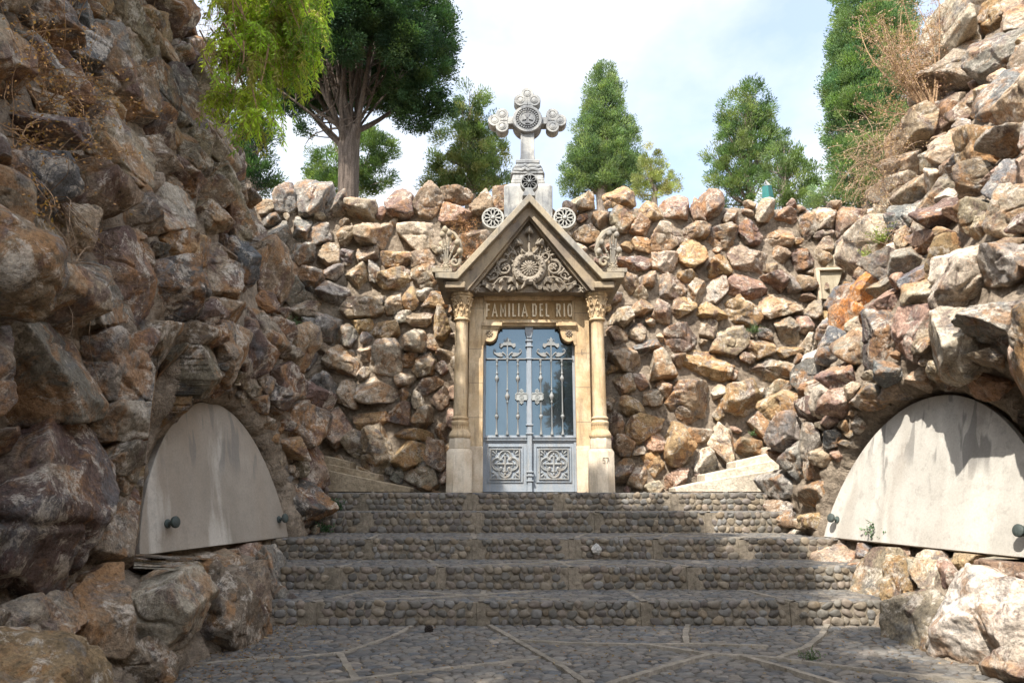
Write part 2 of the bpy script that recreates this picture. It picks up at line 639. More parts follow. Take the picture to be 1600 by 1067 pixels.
def boulders(parent, rocks, wall, nparts=100):
    """every rock shaped against its neighbours; the largest are meshes of their own"""
    if wall in 'LR':                              # rocks keep clear of the slab
        S = SLAB_L if wall == 'L' else SLAB_R
        keep = []
        for r in rocks:
            Y, z = r['c'][1], r['c'][2]
            if z > -.434:
                e = math.hypot((Y - S['c']) / S['a'], (z + .434) / S['H'])
                if e < 1.06: continue
                gap = (e - 1) * 1.1
                m_ = float(r['ax'].mean())
                if gap < .9 * m_: r['ax'] = r['ax'] * max(.5, gap / (.9 * m_))
            elif abs(Y - S['c']) < S['a'] + .35 and z + r['ax'][2] * .8 > -.434:
                r['c'] = r['c'] * [1, 1, 0] + [0, 0, -.46 - r['ax'][2] * .8]
            keep.append(r)
        rocks[:] = keep
    C = np.array([r['c'] for r in rocks])
    M = np.array([r['ax'].max() for r in rocks])
    order = sorted(range(len(rocks)), key=lambda i: -rocks[i]['px'])
    base = parent_loc(parent)
    rest = ([], [], [])
    nv = 0
    for rank, i in enumerate(order):
        r = rocks[i]
        dv = C - r['c']
        dist = np.linalg.norm(dv, axis=1)
        near = np.where((dist > 1e-6) & (dist < (M + M[i]) * 1.1))[0]
        pl = []
        for j in near:
            n = dv[j] / dist[j]
            ri, rj = rad(r, n), rad(rocks[j], -n)
            if ri + rj > dist[j]:
                pl.append((n, max(dist[j] * ri / (ri + rj) * 1.03, ri * .45)))
        k = 5 if r['px'] > 32 else 4 if r['px'] > 15 else 3
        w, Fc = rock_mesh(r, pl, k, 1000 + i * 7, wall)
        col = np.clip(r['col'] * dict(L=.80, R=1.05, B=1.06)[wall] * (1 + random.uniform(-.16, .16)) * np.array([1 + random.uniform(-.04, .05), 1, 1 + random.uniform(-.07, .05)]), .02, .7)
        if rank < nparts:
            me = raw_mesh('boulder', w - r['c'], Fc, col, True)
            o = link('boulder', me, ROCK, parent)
            o.location = r['c'] - base
        else:
            rest[0].append(w - base)
            rest[1].append(Fc + nv)
            c = np.empty((len(w), 3)); c[:] = col
            rest[2].append(c)
            nv += len(w)
    if rest[0]:
        me = raw_mesh('small_stones', np.vstack(rest[0]), np.vstack(rest[1]), np.vstack(rest[2]), True)
        o = link('small_stones', me, ROCK, parent)
        tag(o, kind='stuff')


def sheet(G, name, mat, parent, amp=.05, seed=3, col=None):
    """grid of points [i][j] -> one mesh, roughened"""
    G = np.array(G)
    n, m, _ = G.shape
    V = G.reshape(-1, 3)
    N = np.cross(np.gradient(G, axis=0).reshape(-1, 3), np.gradient(G, axis=1).reshape(-1, 3))
    N /= (np.linalg.norm(N, axis=1)[:, None] + 1e-9)
    V = V + N * (amp * fbm(V, 3.2, seed, 2) + amp * .8 * np.abs(vnoise(V, 9, seed + 5)) + amp * .3 * vnoise(V, 24, seed + 6))[:, None]
    i, j = np.meshgrid(np.arange(n - 1), np.arange(m - 1), indexing='ij')
    a = (i * m + j).ravel()
    Fc = np.stack([a, a + 1, a + m + 1, a + m], axis=1)
    base = parent_loc(parent) if parent is not None else 0
    me = raw_mesh(name, V - base, Fc, None, True, 4)
    return link(name, me, mat, parent)


# ------------------------------------------------------------------ back wall
c3 = (1.94, 400, 250)
c4 = (1.94, 900, 250)
BACK_A = [(25, 140, 28, 32, 't'), (90, 130, 32, 42, 'g'), (165, 115, 48, 58, 'g', 10), (245, 145, 48, 30, 'g', 40), (320, 145, 62, 48, 't'), (440, 138, 48, 45, 'r'),
 (515, 125, 46, 50, 'b'), (612, 108, 42, 26, 'b'), (600, 172, 55, 38, 'k'), (690, 140, 40, 40, 'b'), (740, 140, 35, 40, 'b'), (35, 185, 28, 22, 'd'), (60, 230, 45, 32, 'g'),
 (135, 205, 30, 35, 'g'), (200, 222, 38, 28, 'g'), (270, 232, 34, 35, 'b'), (370, 228, 58, 42, 't'), (490, 228, 58, 58, 'p'), (660, 240, 42, 42, 'b'), (55, 268, 35, 18, 'd'),
 (135, 285, 45, 35, 'g'), (220, 285, 45, 32, 't'), (280, 290, 20, 30, 's', -25), (345, 285, 35, 25, 'b'), (430, 300, 42, 25, 'o'), (515, 308, 40, 25, 't'), (95, 330, 40, 30, 'g'),
 (170, 358, 42, 40, 'd'), (230, 345, 28, 22, 'g'), (305, 350, 38, 38, 't'), (355, 340, 24, 32, 'g'), (420, 358, 52, 35, 'o'), (515, 350, 40, 42, 'm'), (110, 402, 42, 38, 'g'),
 (235, 402, 50, 34, 'g'), (155, 450, 48, 28, 't', 15), (330, 440, 78, 45, 'b', 12), (415, 435, 30, 40, 't'), (468, 425, 28, 28, 'o'), (512, 408, 28, 16, 'p'), (540, 430, 40, 20, 'o'),
 (215, 510, 34, 52, 'g', -25), (160, 505, 30, 28, 'g'), (275, 535, 38, 30, 'g'), (325, 500, 30, 25, 'o'), (390, 518, 40, 38, 'o'), (446, 470, 26, 20, 'w'), (490, 485, 40, 22, 'b'),
 (560, 500, 30, 45, 'o'), (485, 550, 48, 45, 'p'), (255, 610, 57, 45, 't'), (340, 580, 30, 20, 't'), (398, 600, 52, 42, 'p', 8), (470, 600, 30, 20, 'b'), (540, 565, 25, 18, 'b'),
 (570, 590, 25, 22, 'b'), (515, 625, 40, 38, 'b'), (560, 632, 22, 22, 'r'), (195, 690, 58, 50, 'g'), (280, 710, 28, 45, 't'), (370, 700, 62, 45, 't'), (455, 665, 32, 22, 'p'),
 (520, 685, 45, 28, 'b'), (450, 715, 22, 25, 'b'), (490, 725, 20, 38, 't', 30), (145, 605, 25, 35, 'd'), (560, 730, 25, 30, 'b'), (245, 810, 52, 62, 'k'), (335, 790, 55, 35, 'o'),
 (440, 770, 38, 44, 'r', -20), (510, 785, 34, 36, 'b'), (490, 837, 52, 18, 'o', -5), (300, 870, 32, 45, 't'), (370, 875, 60, 80, 't', 5), (470, 895, 58, 44, 'o', -10),
 (545, 890, 25, 40, 'b'), (500, 965, 60, 42, 'm'), (562, 820, 22, 30, 'b'), (90, 480, 24, 22, 'p'), (120, 560, 26, 22, 'g'), (60, 430, 28, 26, 'g')]
BACK_B = [(20, 130, 30, 24, 't'), (75, 185, 28, 24, 'b'), (145, 112, 42, 36, 'o'), (142, 175, 46, 42, 'm', -30), (230, 155, 30, 42, 'o'), (300, 148, 42, 46, 'k'), (365, 155, 22, 30, 'k'),
 (405, 150, 30, 40, 'k'), (468, 175, 28, 35, 'b'), (190, 205, 26, 34, 'b', -20), (270, 235, 50, 44, 't'), (360, 208, 45, 24, 'b'), (440, 235, 40, 32, 'b'), (530, 222, 40, 34, 'r'),
 (572, 162, 26, 30, 'p', 10), (620, 235, 48, 32, 'b'), (640, 172, 36, 20, 'k'), (705, 195, 30, 62, 'm'), (755, 182, 32, 37, 'p'), (825, 180, 38, 42, 'k'), (30, 222, 50, 25, 't'),
 (152, 260, 20, 22, 'o'), (200, 255, 32, 20, 'o'), (270, 310, 38, 32, 'p'), (355, 290, 40, 45, 'o'), (435, 320, 36, 35, 'o'), (530, 300, 62, 40, 't', -10), (605, 362, 44, 38, 'r'),
 (625, 288, 30, 26, 'b'), (685, 295, 32, 35, 'r'), (180, 312, 55, 30, 'r'), (165, 375, 28, 40, 'b', 20), (215, 360, 28, 20, 'b'), (290, 385, 40, 42, 'b'), (335, 350, 28, 25, 'o'),
 (370, 390, 24, 42, 't'), (430, 395, 25, 38, 'p'), (520, 382, 58, 38, 'k', -12), (655, 385, 22, 28, 'g'), (700, 370, 28, 20, 'b'), (200, 408, 25, 22, 'p'), (265, 468, 30, 32, 'p'),
 (318, 445, 28, 32, 'o', -20), (205, 450, 35, 25, 't'), (420, 465, 52, 30, 'o', -10), (505, 460, 62, 38, 'o', -22), (612, 445, 72, 38, 'p'), (705, 415, 28, 15, 'b'),
 (722, 455, 28, 24, 't'), (135, 480, 34, 32, 'm', 25), (120, 530, 25, 30, 'b'), (190, 525, 26, 30, 't'), (315, 530, 48, 45, 'r'), (400, 515, 30, 35, 't'), (640, 515, 38, 40, 'm'),
 (700, 500, 28, 28, 'k'), (470, 550, 50, 45, 't'), (560, 570, 40, 35, 'o'), (215, 568, 48, 20, 's', 5), (570, 520, 20, 25, 'd'), (150, 600, 42, 38, 'b'), (258, 630, 34, 42, 'm', 30),
 (395, 625, 112, 36, 'o', -18), (590, 632, 85, 40, 't'), (640, 580, 55, 14, 'o'), (705, 565, 25, 30, 'p'), (195, 672, 20, 26, 'k'), (145, 682, 38, 32, 't'), (230, 720, 38, 32, 'p', 20),
 (175, 750, 40, 26, 'o', -25), (345, 735, 80, 66, 'b'), (500, 735, 60, 60, 'o'), (620, 710, 55, 40, 't'), (270, 690, 25, 25, 'b'), (200, 810, 54, 46, 'o', 30), (128, 800, 28, 48, 'b'),
 (245, 862, 28, 32, 'k'), (375, 830, 45, 22, 'b'), (575, 812, 45, 55, 'b', 15), (660, 835, 40, 40, 'g'), (315, 870, 48, 62, 'o'), (445, 865, 42, 55, 'p'), (390, 912, 34, 54, 'w', -10),
 (520, 872, 44, 40, 'm', -20), (240, 915, 26, 36, 'o'), (310, 968, 40, 34, 'k'), (190, 955, 30, 28, 't'), (240, 990, 28, 18, 'p'), (145, 865, 30, 34, 'b'), (150, 935, 30, 36, 'b'),
 (610, 890, 40, 20, 't'), (590, 330, 20, 18, 't'), (760, 250, 26, 18, 't'), (750, 225, 28, 20, 'm'), (790, 330, 20, 40, 'm')]

bw = empty('rock_wall', (0.3, 9.9, -.99), 'rear grotto wall of mortared brown and ochre boulders with the stone portal set into it', 'rock wall')
rocks = []
make_rocks(BACK_A, 'B', c3, rocks)
make_rocks(BACK_B, 'B', c4, rocks)
fill_rocks(rocks, 'B', 2600, [(.16, .10, .4), (.10, .06, .6)], (-4.4, 6.2, -.1, 4.5), 'gtbrookbtmtp')
boulders(bw, rocks, 'B')
xs = np.arange(-7, 9, .04)
zs = np.arange(-1.1, 4.46, .04)
G = [[(x, float(y) + .085, z) for z, y in zip(zs, back_y(x, zs))] + [(x, 10.3 + .35 * k, 4.43 - .1 * k) for k in (1, 2, 3)] for x in xs]
sheet(G, 'mortar_bed', BED, bw, .04, 3)

# ------------------------------------------------------------------ left wall
L1 = (2.134, 0, 0)
L2 = (1.881, 0, 500)
LEFT_A = [(220, 110, 95, 75, 's', -35), (100, 60, 70, 60, 'd'), (345, 135, 45, 68, 'g'), (425, 110, 62, 85, 't'), (530, 180, 58, 68, 'o'), (300, 30, 28, 26, 't'), (100, 200, 100, 62, 'g', -30),
 (210, 290, 78, 90, 'r'), (375, 300, 110, 100, 'b', 30), (520, 300, 55, 80, 'd'), (605, 350, 45, 105, 'g', 20), (668, 300, 50, 90, 'm', 15), (640, 190, 55, 50, 'b'),
 (120, 430, 105, 66, 'r'), (370, 505, 110, 115, 't'), (520, 445, 60, 68, 'r'), (590, 570, 105, 66, 'r', -35), (705, 470, 50, 110, 't', 30), (50, 580, 75, 110, 's', -25),
 (180, 590, 55, 105, 'r'), (275, 650, 90, 105, 'b'), (80, 830, 92, 88, 'o'), (540, 700, 80, 110, 'p', 10), (595, 820, 85, 66, 'o'), (755, 690, 62, 125, 'm', 30),
 (390, 895, 108, 100, 'r'), (700, 890, 60, 105, 't', 15), (790, 890, 55, 98, 's'), (880, 930, 55, 105, 'b'), (120, 1000, 105, 90, 't'), (290, 985, 82, 80, 'g'),
 (590, 965, 85, 78, 'd'), (735, 1045, 55, 50, 'b'), (430, 20, 60, 34, 'b'), (505, 60, 56, 50, 'o'), (850, 780, 40, 90, 't', 30), (690, 390, 40, 45, 'b'), (465, 610, 40, 50, 'p'), (770, 560, 34, 50, 'r')]
LEFT_B = [(100, 155, 125, 135, 'g'), (330, 145, 80, 88, 'g'), (445, 75, 60, 72, 'b'), (570, 130, 52, 85, 'm', 15), (670, 80, 55, 66, 't'), (430, 225, 88, 72, 'o'), (115, 560, 138, 235, 'r', 8),
 (340, 315, 70, 60, 'p'), (335, 440, 60, 80, 'm'), (300, 620, 98, 92, 'm'), (100, 930, 110, 105, 'p', 10), (290, 880, 95, 110, 'b'), (480, 870, 98, 120, 'p', -20),
 (655, 850, 88, 110, 'b', 25), (420, 1010, 130, 55, 'b'), (545, 760, 46, 50, 'o'), (640, 715, 50, 42, 'b'), (730, 690, 48, 46, 'k'), (800, 760, 44, 100, 'g'), (930, 570, 35, 58, 'p', -10),
 (880, 300, 48, 70, 'b'), (905, 430, 42, 80, 'r', 5), (845, 190, 46, 66, 'r', 10), (745, 110, 44, 60, 'r'), (770, 30, 44, 50, 't'), (900, 60, 32, 60, 't'), (560, 50, 46, 40, 'b'), (880, 680, 30, 34, 'b'),
 (430, 690, 50, 28, 'p'), (390, 100, 40, 60, 'r'), (500, 690, 44, 28, 'm'), (800, 655, 52, 26, 'm')]
lw = empty('rock_wall', (-2.6, 5.0, -.99), 'tall shaded left hand rock wall of huge purple brown boulders around an arched slab', 'rock wall')
rocks = []
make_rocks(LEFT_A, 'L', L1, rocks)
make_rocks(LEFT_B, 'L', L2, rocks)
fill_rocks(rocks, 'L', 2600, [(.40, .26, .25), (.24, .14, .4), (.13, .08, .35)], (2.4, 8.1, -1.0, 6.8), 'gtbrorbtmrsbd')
rim_rocks(rocks, -1, 260, 'gtbbrbtmm')
fill_rocks(rocks, 'L', 500, [(.5, .3, 1)], (-1.5, 2.6, -1.0, 6.4), 'gtbrorbtmrsbd')
boulders(lw, rocks, 'L')


def side_bed(sd, parent, seed):
    ys = np.concatenate([np.arange(-4, 3, .15), np.arange(3, 8.16, .028)])
    zs = np.concatenate([np.arange(-1.1, 1.6, .028), np.arange(1.6, 6.9, .07)])
    G = []
    for y in ys:
        x = side_x(np.full(len(zs), y), zs, sd) + sd * .06 * (1 - smooth((1.2 - np.sqrt(((y - (SLAB_L if sd < 0 else SLAB_R)['c']) / (SLAB_L if sd < 0 else SLAB_R)['a']) ** 2 + (np.clip(zs + .434, 0, 9) / (SLAB_L if sd < 0 else SLAB_R)['H']) ** 2)) / .1))
        G.append([(a, y, z) for a, z in zip(x, zs)] + [(x[-1] + sd * k, y, 6.9) for k in (.5, 1.2, 2.0)])
    x = side_x(np.full(len(zs), 8.15), zs, sd) + sd * .06
    for u in np.arange(.08, 3.2, .08):
        G.append([(a + sd * u, 8.15 + .03 * u, z) for a, z in zip(x, zs)] + [(x[-1] + sd * (k + u), 8.15, 6.9) for k in (.5, 1.2, 2.0)])
    return sheet(G, 'mortar_bed', BED, parent, .045, seed)


side_bed(-1, lw, 21)

# ------------------------------------------------------------------ right wall
R1 = (2.135, 1200, 0)
R2 = (3.5575, 1200, 360)
R3 = (2.105, 1160, 560)
RIGHT_A = [(730, 60, 92, 75, 'p'), (600, 150, 72, 82, 'p', 20), (680, 240, 110, 80, 'm', 10), (800, 190, 60, 70, 'g'), (755, 335, 50, 78, 'o', 15), (825, 340, 46, 88, 's'), (600, 380, 90, 46, 'm'),
 (560, 455, 70, 58, 'k'), (715, 520, 112, 70, 'o', 12), (560, 662, 82, 42, 'm', 16), (690, 620, 58, 42, 'b'), (810, 595, 60, 50, 's'), (590, 730, 66, 52, 'r'), (700, 715, 58, 55, 'm'),
 (820, 710, 50, 78, 't'), (400, 740, 60, 80, 'p'), (480, 450, 55, 70, 't'), (830, 470, 55, 50, 'm'), (440, 560, 50, 60, 't'), (480, 650, 50, 50, 't'), (420, 640, 50, 50, 'p'), (800, 30, 60, 60, 'o')]
RIGHT_B = [(1160, 200, 160, 150, 'p', 10), (1370, 190, 100, 100, 'g'), (780, 180, 80, 75, 'g', 30), (980, 190, 70, 90, 'o'), (880, 60, 120, 60, 'k'), (640, 420, 120, 75, 'k', 35), (820, 280, 100, 55, 's', 20),
 (530, 350, 60, 110, 'x', -15), (465, 500, 62, 75, 'x'), (440, 380, 50, 90, 's', -30), (670, 600, 100, 120, 'd', -30), (820, 560, 90, 130, 'k'), (910, 400, 90, 90, 't'), (1050, 620, 130, 180, 'p', 25),
 (1300, 480, 130, 110, 'g', 20), (530, 640, 75, 110, 'g'), (370, 650, 78, 80, 's', 20), (350, 560, 50, 60, 's', 20), (840, 820, 130, 75, 't', -25), (650, 790, 60, 60, 's'), (550, 920, 80, 55, 'm'),
 (700, 880, 90, 50, 'b'), (400, 830, 70, 80, 'r'), (240, 800, 50, 120, 'd', -15), (300, 900, 60, 80, 'p'), (1240, 850, 130, 140, 'k'), (1390, 760, 60, 110, 'k', -20), (1350, 980, 90, 60, 'x'),
 (1180, 700, 60, 50, 'b'), (260, 1000, 60, 60, 'r'), (1010, 860, 60, 45, 'g', -20), (620, 100, 110, 90, 'p'), (1120, 960, 60, 50, 'k')]
RIGHT_C = [(225, 300, 28, 90, 'g', 8), (160, 250, 42, 46, 'g'), (265, 140, 42, 66, 'p'), (260, 320, 30, 20, 't'), (250, 440, 48, 58, 'b'), (120, 420, 46, 48, 'g'), (235, 535, 46, 36, 'o'), (130, 505, 36, 40, 'b'),
 (320, 645, 62, 66, 'k', -30), (425, 750, 50, 135, 'm', -18), (510, 760, 44, 90, 'o', -14), (600, 870, 82, 98, 'm'), (780, 890, 128, 120, 'w'), (890, 930, 50, 110, 'w'), (920, 1020, 60, 60, 'p'), (300, 600, 40, 20, 'g'),
 (520, 650, 40, 24, 'k'), (610, 665, 50, 26, 'p'), (740, 675, 48, 28, 'o'), (830, 700, 60, 34, 'p'), (690, 740, 44, 44, 'k'), (620, 740, 44, 42, 'p'), (760, 750, 40, 34, 'w'), (880, 730, 50, 40, 'k'), (175, 330, 40, 60, 'g')]
rw = empty('rock_wall', (3.0, 5.0, -.99), 'sunlit right hand rock wall of pale pink and orange boulders around an arched slab', 'rock wall')
rocks = []
make_rocks(RIGHT_A, 'R', R1, rocks)
make_rocks(RIGHT_B, 'R', R2, rocks)
make_rocks(RIGHT_C, 'R', R3, rocks)
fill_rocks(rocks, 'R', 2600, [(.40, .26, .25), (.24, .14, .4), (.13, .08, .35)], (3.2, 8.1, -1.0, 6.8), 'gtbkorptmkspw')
rim_rocks(rocks, 1, 260, 'tbbmktpmg')
fill_rocks(rocks, 'R', 400, [(.5, .3, 1)], (-1.5, 3.2, -1.0, 6.4), 'gtbkorptmksp')
boulders(rw, rocks, 'R')
side_bed(1, rw, 31)
# ------------------------------------------------------------------ ground, pavement, steps
G0 = -.992


def cobble_mat(name, bump=.01):
    t = NT(name)
    c = attr(t)
    c = t.mix(1.0, c, t.ramp(t.noise(30, 5, .7), [(.3, .7), (.7, 1.3)]), 'MULTIPLY')
    dirt = t.noise(2.2, 5, .65)
    c = t.mix(t.math('MULTIPLY', t.ramp(dirt, [(.45, 0), (.65, 1)]), .45), c, (.13, .115, .095))
    b = t.bump(t.noise(60, 5, .7), .004, .8)
    return t.done(c, .62, b, spec=.4)


COBBLE = cobble_mat('river_cobble')
JOINT = mortar_material('cobble_joint', (.12, .105, .088), (.055, .05, .045), .006)
JOINT_STEP = mortar_material('step_mortar', (.27, .225, .17), (.16, .135, .10), .012)
BAND = mortar_material('pale_band', (.27, .235, .19), (.17, .15, .12), .006)
SOIL = mortar_material('dry_soil', (.24, .18, .11), (.14, .12, .07), .05)

# terrain: one sheet, the sunken court between the walls and the terraces round it
def terrain_z(x, y):
    a = np.interp(x, [-5.9, -3.9, 4.9, 6.6], [4.0, G0 - .03, G0 - .03, 4.0])
    b = np.interp(y, [10.25, 10.9], [G0 - .03, 4.0])
    z = np.maximum(a, b)
    far = smooth((y - 30) / 200)
    return z + .06 * vnoise(np.stack([x, y, x * 0], 1), .7, 5) * (z > 0) - 2.0 * far


gx = np.concatenate([[-900, -400, -200, -100, -60, -40, -25, -18, -13, -10, -8], np.arange(-7, 8.01, .25), [9, 11, 14, 18, 25, 40, 60, 100, 200, 400, 900]])
gy = np.concatenate([[-900, -400, -200, -100, -60, -40, -25, -18, -13, -9.5, -9], np.arange(-8, 13, .25), [13.5, 15, 18, 22, 28, 35, 50, 80, 120, 200, 400, 900]])
XX, YY = np.meshgrid(gx, gy, indexing='ij')
ZZ = terrain_z(XX.ravel(), YY.ravel())
V = np.stack([XX.ravel(), YY.ravel(), ZZ], 1)
m_ = len(gy)
i, j = np.meshgrid(np.arange(len(gx) - 1), np.arange(m_ - 1), indexing='ij')
a = (i * m_ + j).ravel()
me = raw_mesh('ground', V, np.stack([a, a + m_, a + m_ + 1, a + 1], 1), None, True, 4)
tag(link('ground', me, SOIL), kind='structure')

# risers from the photograph: distance, foot height, top height, left end, right end
STEPS = [(5.50, -.992, -.811, -1.90, 2.60), (6.13, -.811, -.624, -1.98, 2.78), (6.78, -.624, -.436, -2.1, 2.86), (7.72, -.436, -.213, -2.3, 3.0), (8.15, -.213, -.013, -2.35, 3.05)]
STONE_COLS = .95 * np.array([(.135, .122, .10), (.15, .125, .095), (.17, .13, .085), (.12, .11, .092), (.095, .083, .07), (.19, .15, .115), (.13, .11, .095), (.16, .15, .135), (.21, .17, .12)])
FLAT_COLS = np.array([(.095, .09, .082), (.112, .102, .09), (.080, .083, .086), (.128, .116, .10), (.145, .124, .10), (.066, .064, .062), (.112, .098, .085)])


def pebbles(centers, half, yaw, k, cols, plane='xz', seed=1, sharp=2.3, rough=.10):
    """many rounded stones as one array; half (n,3)"""
    V0, F0 = ico(k)
    n = len(centers)
    e = sharp
    rr = 1 / (np.abs(V0) ** e).sum(1) ** (1 / e)
    U = (V0 * rr[:, None])[None] * np.ones((n, 1, 1))
    flat = U.reshape(-1, 3)
    ids = np.repeat(np.arange(n), len(V0))
    nz = vnoise(flat * 1.0 + ids[:, None] * 3.17, 1.1, seed) * rough * 1.8 + vnoise(flat + ids[:, None] * 1.3, 2.6, seed + 1) * rough * .6
    U = (flat * (1 + nz)[:, None]).reshape(n, -1, 3) * half[:, None, :]
    c, s = np.cos(yaw)[:, None], np.sin(yaw)[:, None]
    if plane == 'xz':
        x = U[:, :, 0] * c - U[:, :, 2] * s
        z = U[:, :, 0] * s + U[:, :, 2] * c
        U = np.stack([x, U[:, :, 1], z], 2)
    else:
        x = U[:, :, 0] * c - U[:, :, 1] * s
        y = U[:, :, 0] * s + U[:, :, 1] * c
        U = np.stack([x, y, U[:, :, 2]], 2)
    V = (U + centers[:, None, :]).reshape(-1, 3)
    Fc = (F0[None] + (np.arange(n) * len(V0))[:, None, None]).reshape(-1, 3)
    col = cols[rng.integers(0, len(cols), n)] * rng.uniform(.75, 1.25, (n, 1))
    return V, Fc, np.repeat(col, len(V0), 0)


def dist_lines(x, y, lines):
    d = np.full(len(x), 9.0)
    p = np.stack([x, y], 1)
    for ln in lines:
        for q0, q1 in zip(ln[:-1], ln[1:]):
            q0 = np.array(q0); q1 = np.array(q1)
            v = q1 - q0
            t = np.clip(((p - q0) @ v) / (v @ v + 1e-9), 0, 1)
            d = np.minimum(d, np.linalg.norm(p - (q0 + t[:, None] * v), axis=1))
    return d


def ribbon(lines, w, z, name, parent, th=.010):
    m = MB()
    for li, ln in enumerate(lines):
        pts = [np.array(p, float) for p in ln]
        # refine
        q = []
        for a, b in zip(pts[:-1], pts[1:]):
            L = np.linalg.norm(b - a)
            for k in range(max(1, int(L / .05))):
                q.append(a + (b - a) * k / max(1, int(L / .05)))
        q.append(pts[-1])
        V = []
        zz = z + th + li * .0017
        for k, p in enumerate(q):
            t = q[min(k + 1, len(q) - 1)] - q[max(k - 1, 0)]
            t /= np.linalg.norm(t) + 1e-9
            nrm = np.array([-t[1], t[0]])
            ww = w * (1 + .22 * math.sin(k * 1.9) * math.sin(k * .7 + li))
            for s in (-1, 1):
                V.append((*(p + nrm * s * ww / 2), zz))
            for s in (1, -1):
                V.append((*(p + nrm * s * (ww / 2 + .006)), z - .01))
        Fc = []
        for k in range(len(q) - 1):
            a, b = 4 * k, 4 * k + 4
            Fc += [(a, a + 1, b + 1, b), (a + 1, a + 2, b + 2, b + 1), (a + 3, a, b, b + 3)]
        m.add(V, Fc, True)
    return m.build(name, BAND, parent)


def rows_xy(x0, x1, y0, y1, dx, dy):
    c = []
    y = y0 + dy / 2
    while y < y1:
        x = x0 + random.uniform(0, dx)
        while x < x1:
            w = dx * random.uniform(.6, 1.35)
            c.append((x + w / 2, y + random.uniform(-.2, .2) * dy, w))
            x += w
        y += dy
    return np.array(c)


def on_ground(px, py, z):
    t = slope(py)
    Y = z / t
    return P(px, py, Y)[:2]


# --- pavement
pav = empty('cobbled_pavement', (.4, 4.5, G0), 'dark cobbled court floor crossed by thin pale mortar bands', 'pavement')
pav['kind'] = 'structure'
LINES_PX = [[(643, 979), (625, 990), (600, 1000), (568, 1011), (535, 1021), (470, 1028), (400, 1031), (300, 1040)],
            [(530, 1022), (542, 1042), (556, 1064)], [(330, 1085), (450, 1075), (556, 1064), (650, 1052), (760, 1040), (842, 1032)],
            [(765, 979), (795, 996), (840, 1022), (880, 1045), (915, 1070), (980, 1120)], [(812, 1003), (900, 1008), (1000, 1010), (1090, 1009), (1200, 1012)],
            [(1075, 979), (1071, 992), (1073, 1010)], [(1293, 979), (1284, 996), (1262, 1014), (1215, 1033)], [(1000, 1010), (1110, 1026), (1215, 1033), (1330, 1048), (1450, 1062), (1560, 1075)],
            [(1110, 1027), (1050, 1044), (970, 1068), (900, 1095)], [(1160, 1030), (1230, 1050), (1310, 1075), (1400, 1110)]]
LN = [[on_ground(px, py, G0) for px, py in ln] for ln in LINES_PX]
LN += [[(-1.7, 3.0), (-.6, 3.35), (.4, 3.1), (1.6, 2.9), (2.6, 3.1)], [(.4, 3.1), (.2, 2.2), (.9, 1.2), (.6, 0)], [(-1.8, 1.2), (-.4, 1.7), (.9, 1.2), (2.6, 1.5)]]
c = rows_xy(-1.95, 2.9, 2.0, 5.49, .085, .047)
c = c[dist_lines(c[:, 0], c[:, 1], LN) > .034]
n = len(c)
half = np.stack([c[:, 2] / 2 * 1.02, np.full(n, .0235) * rng.uniform(.8, 1.2, n), rng.uniform(.012, .019, n)], 1)
V, Fc, col = pebbles(np.stack([c[:, 0], c[:, 1], np.full(n, G0 - .001)], 1), half, rng.uniform(-.5, .5, n), 2, FLAT_COLS, 'xy', 5, 2.6, .09)
base = parent_loc(pav)
o = link('pavement_cobbles', raw_mesh('pavement_cobbles', V - base, Fc, col), COBBLE, pav)
m = MB(); 
m.box(-2.3, 3.2, -6, 5.55, G0 - .08, G0 + .002)
m.build('joint_mortar', JOINT, pav)
ribbon(LN, .040, G0 + .002, 'mortar_band', pav)

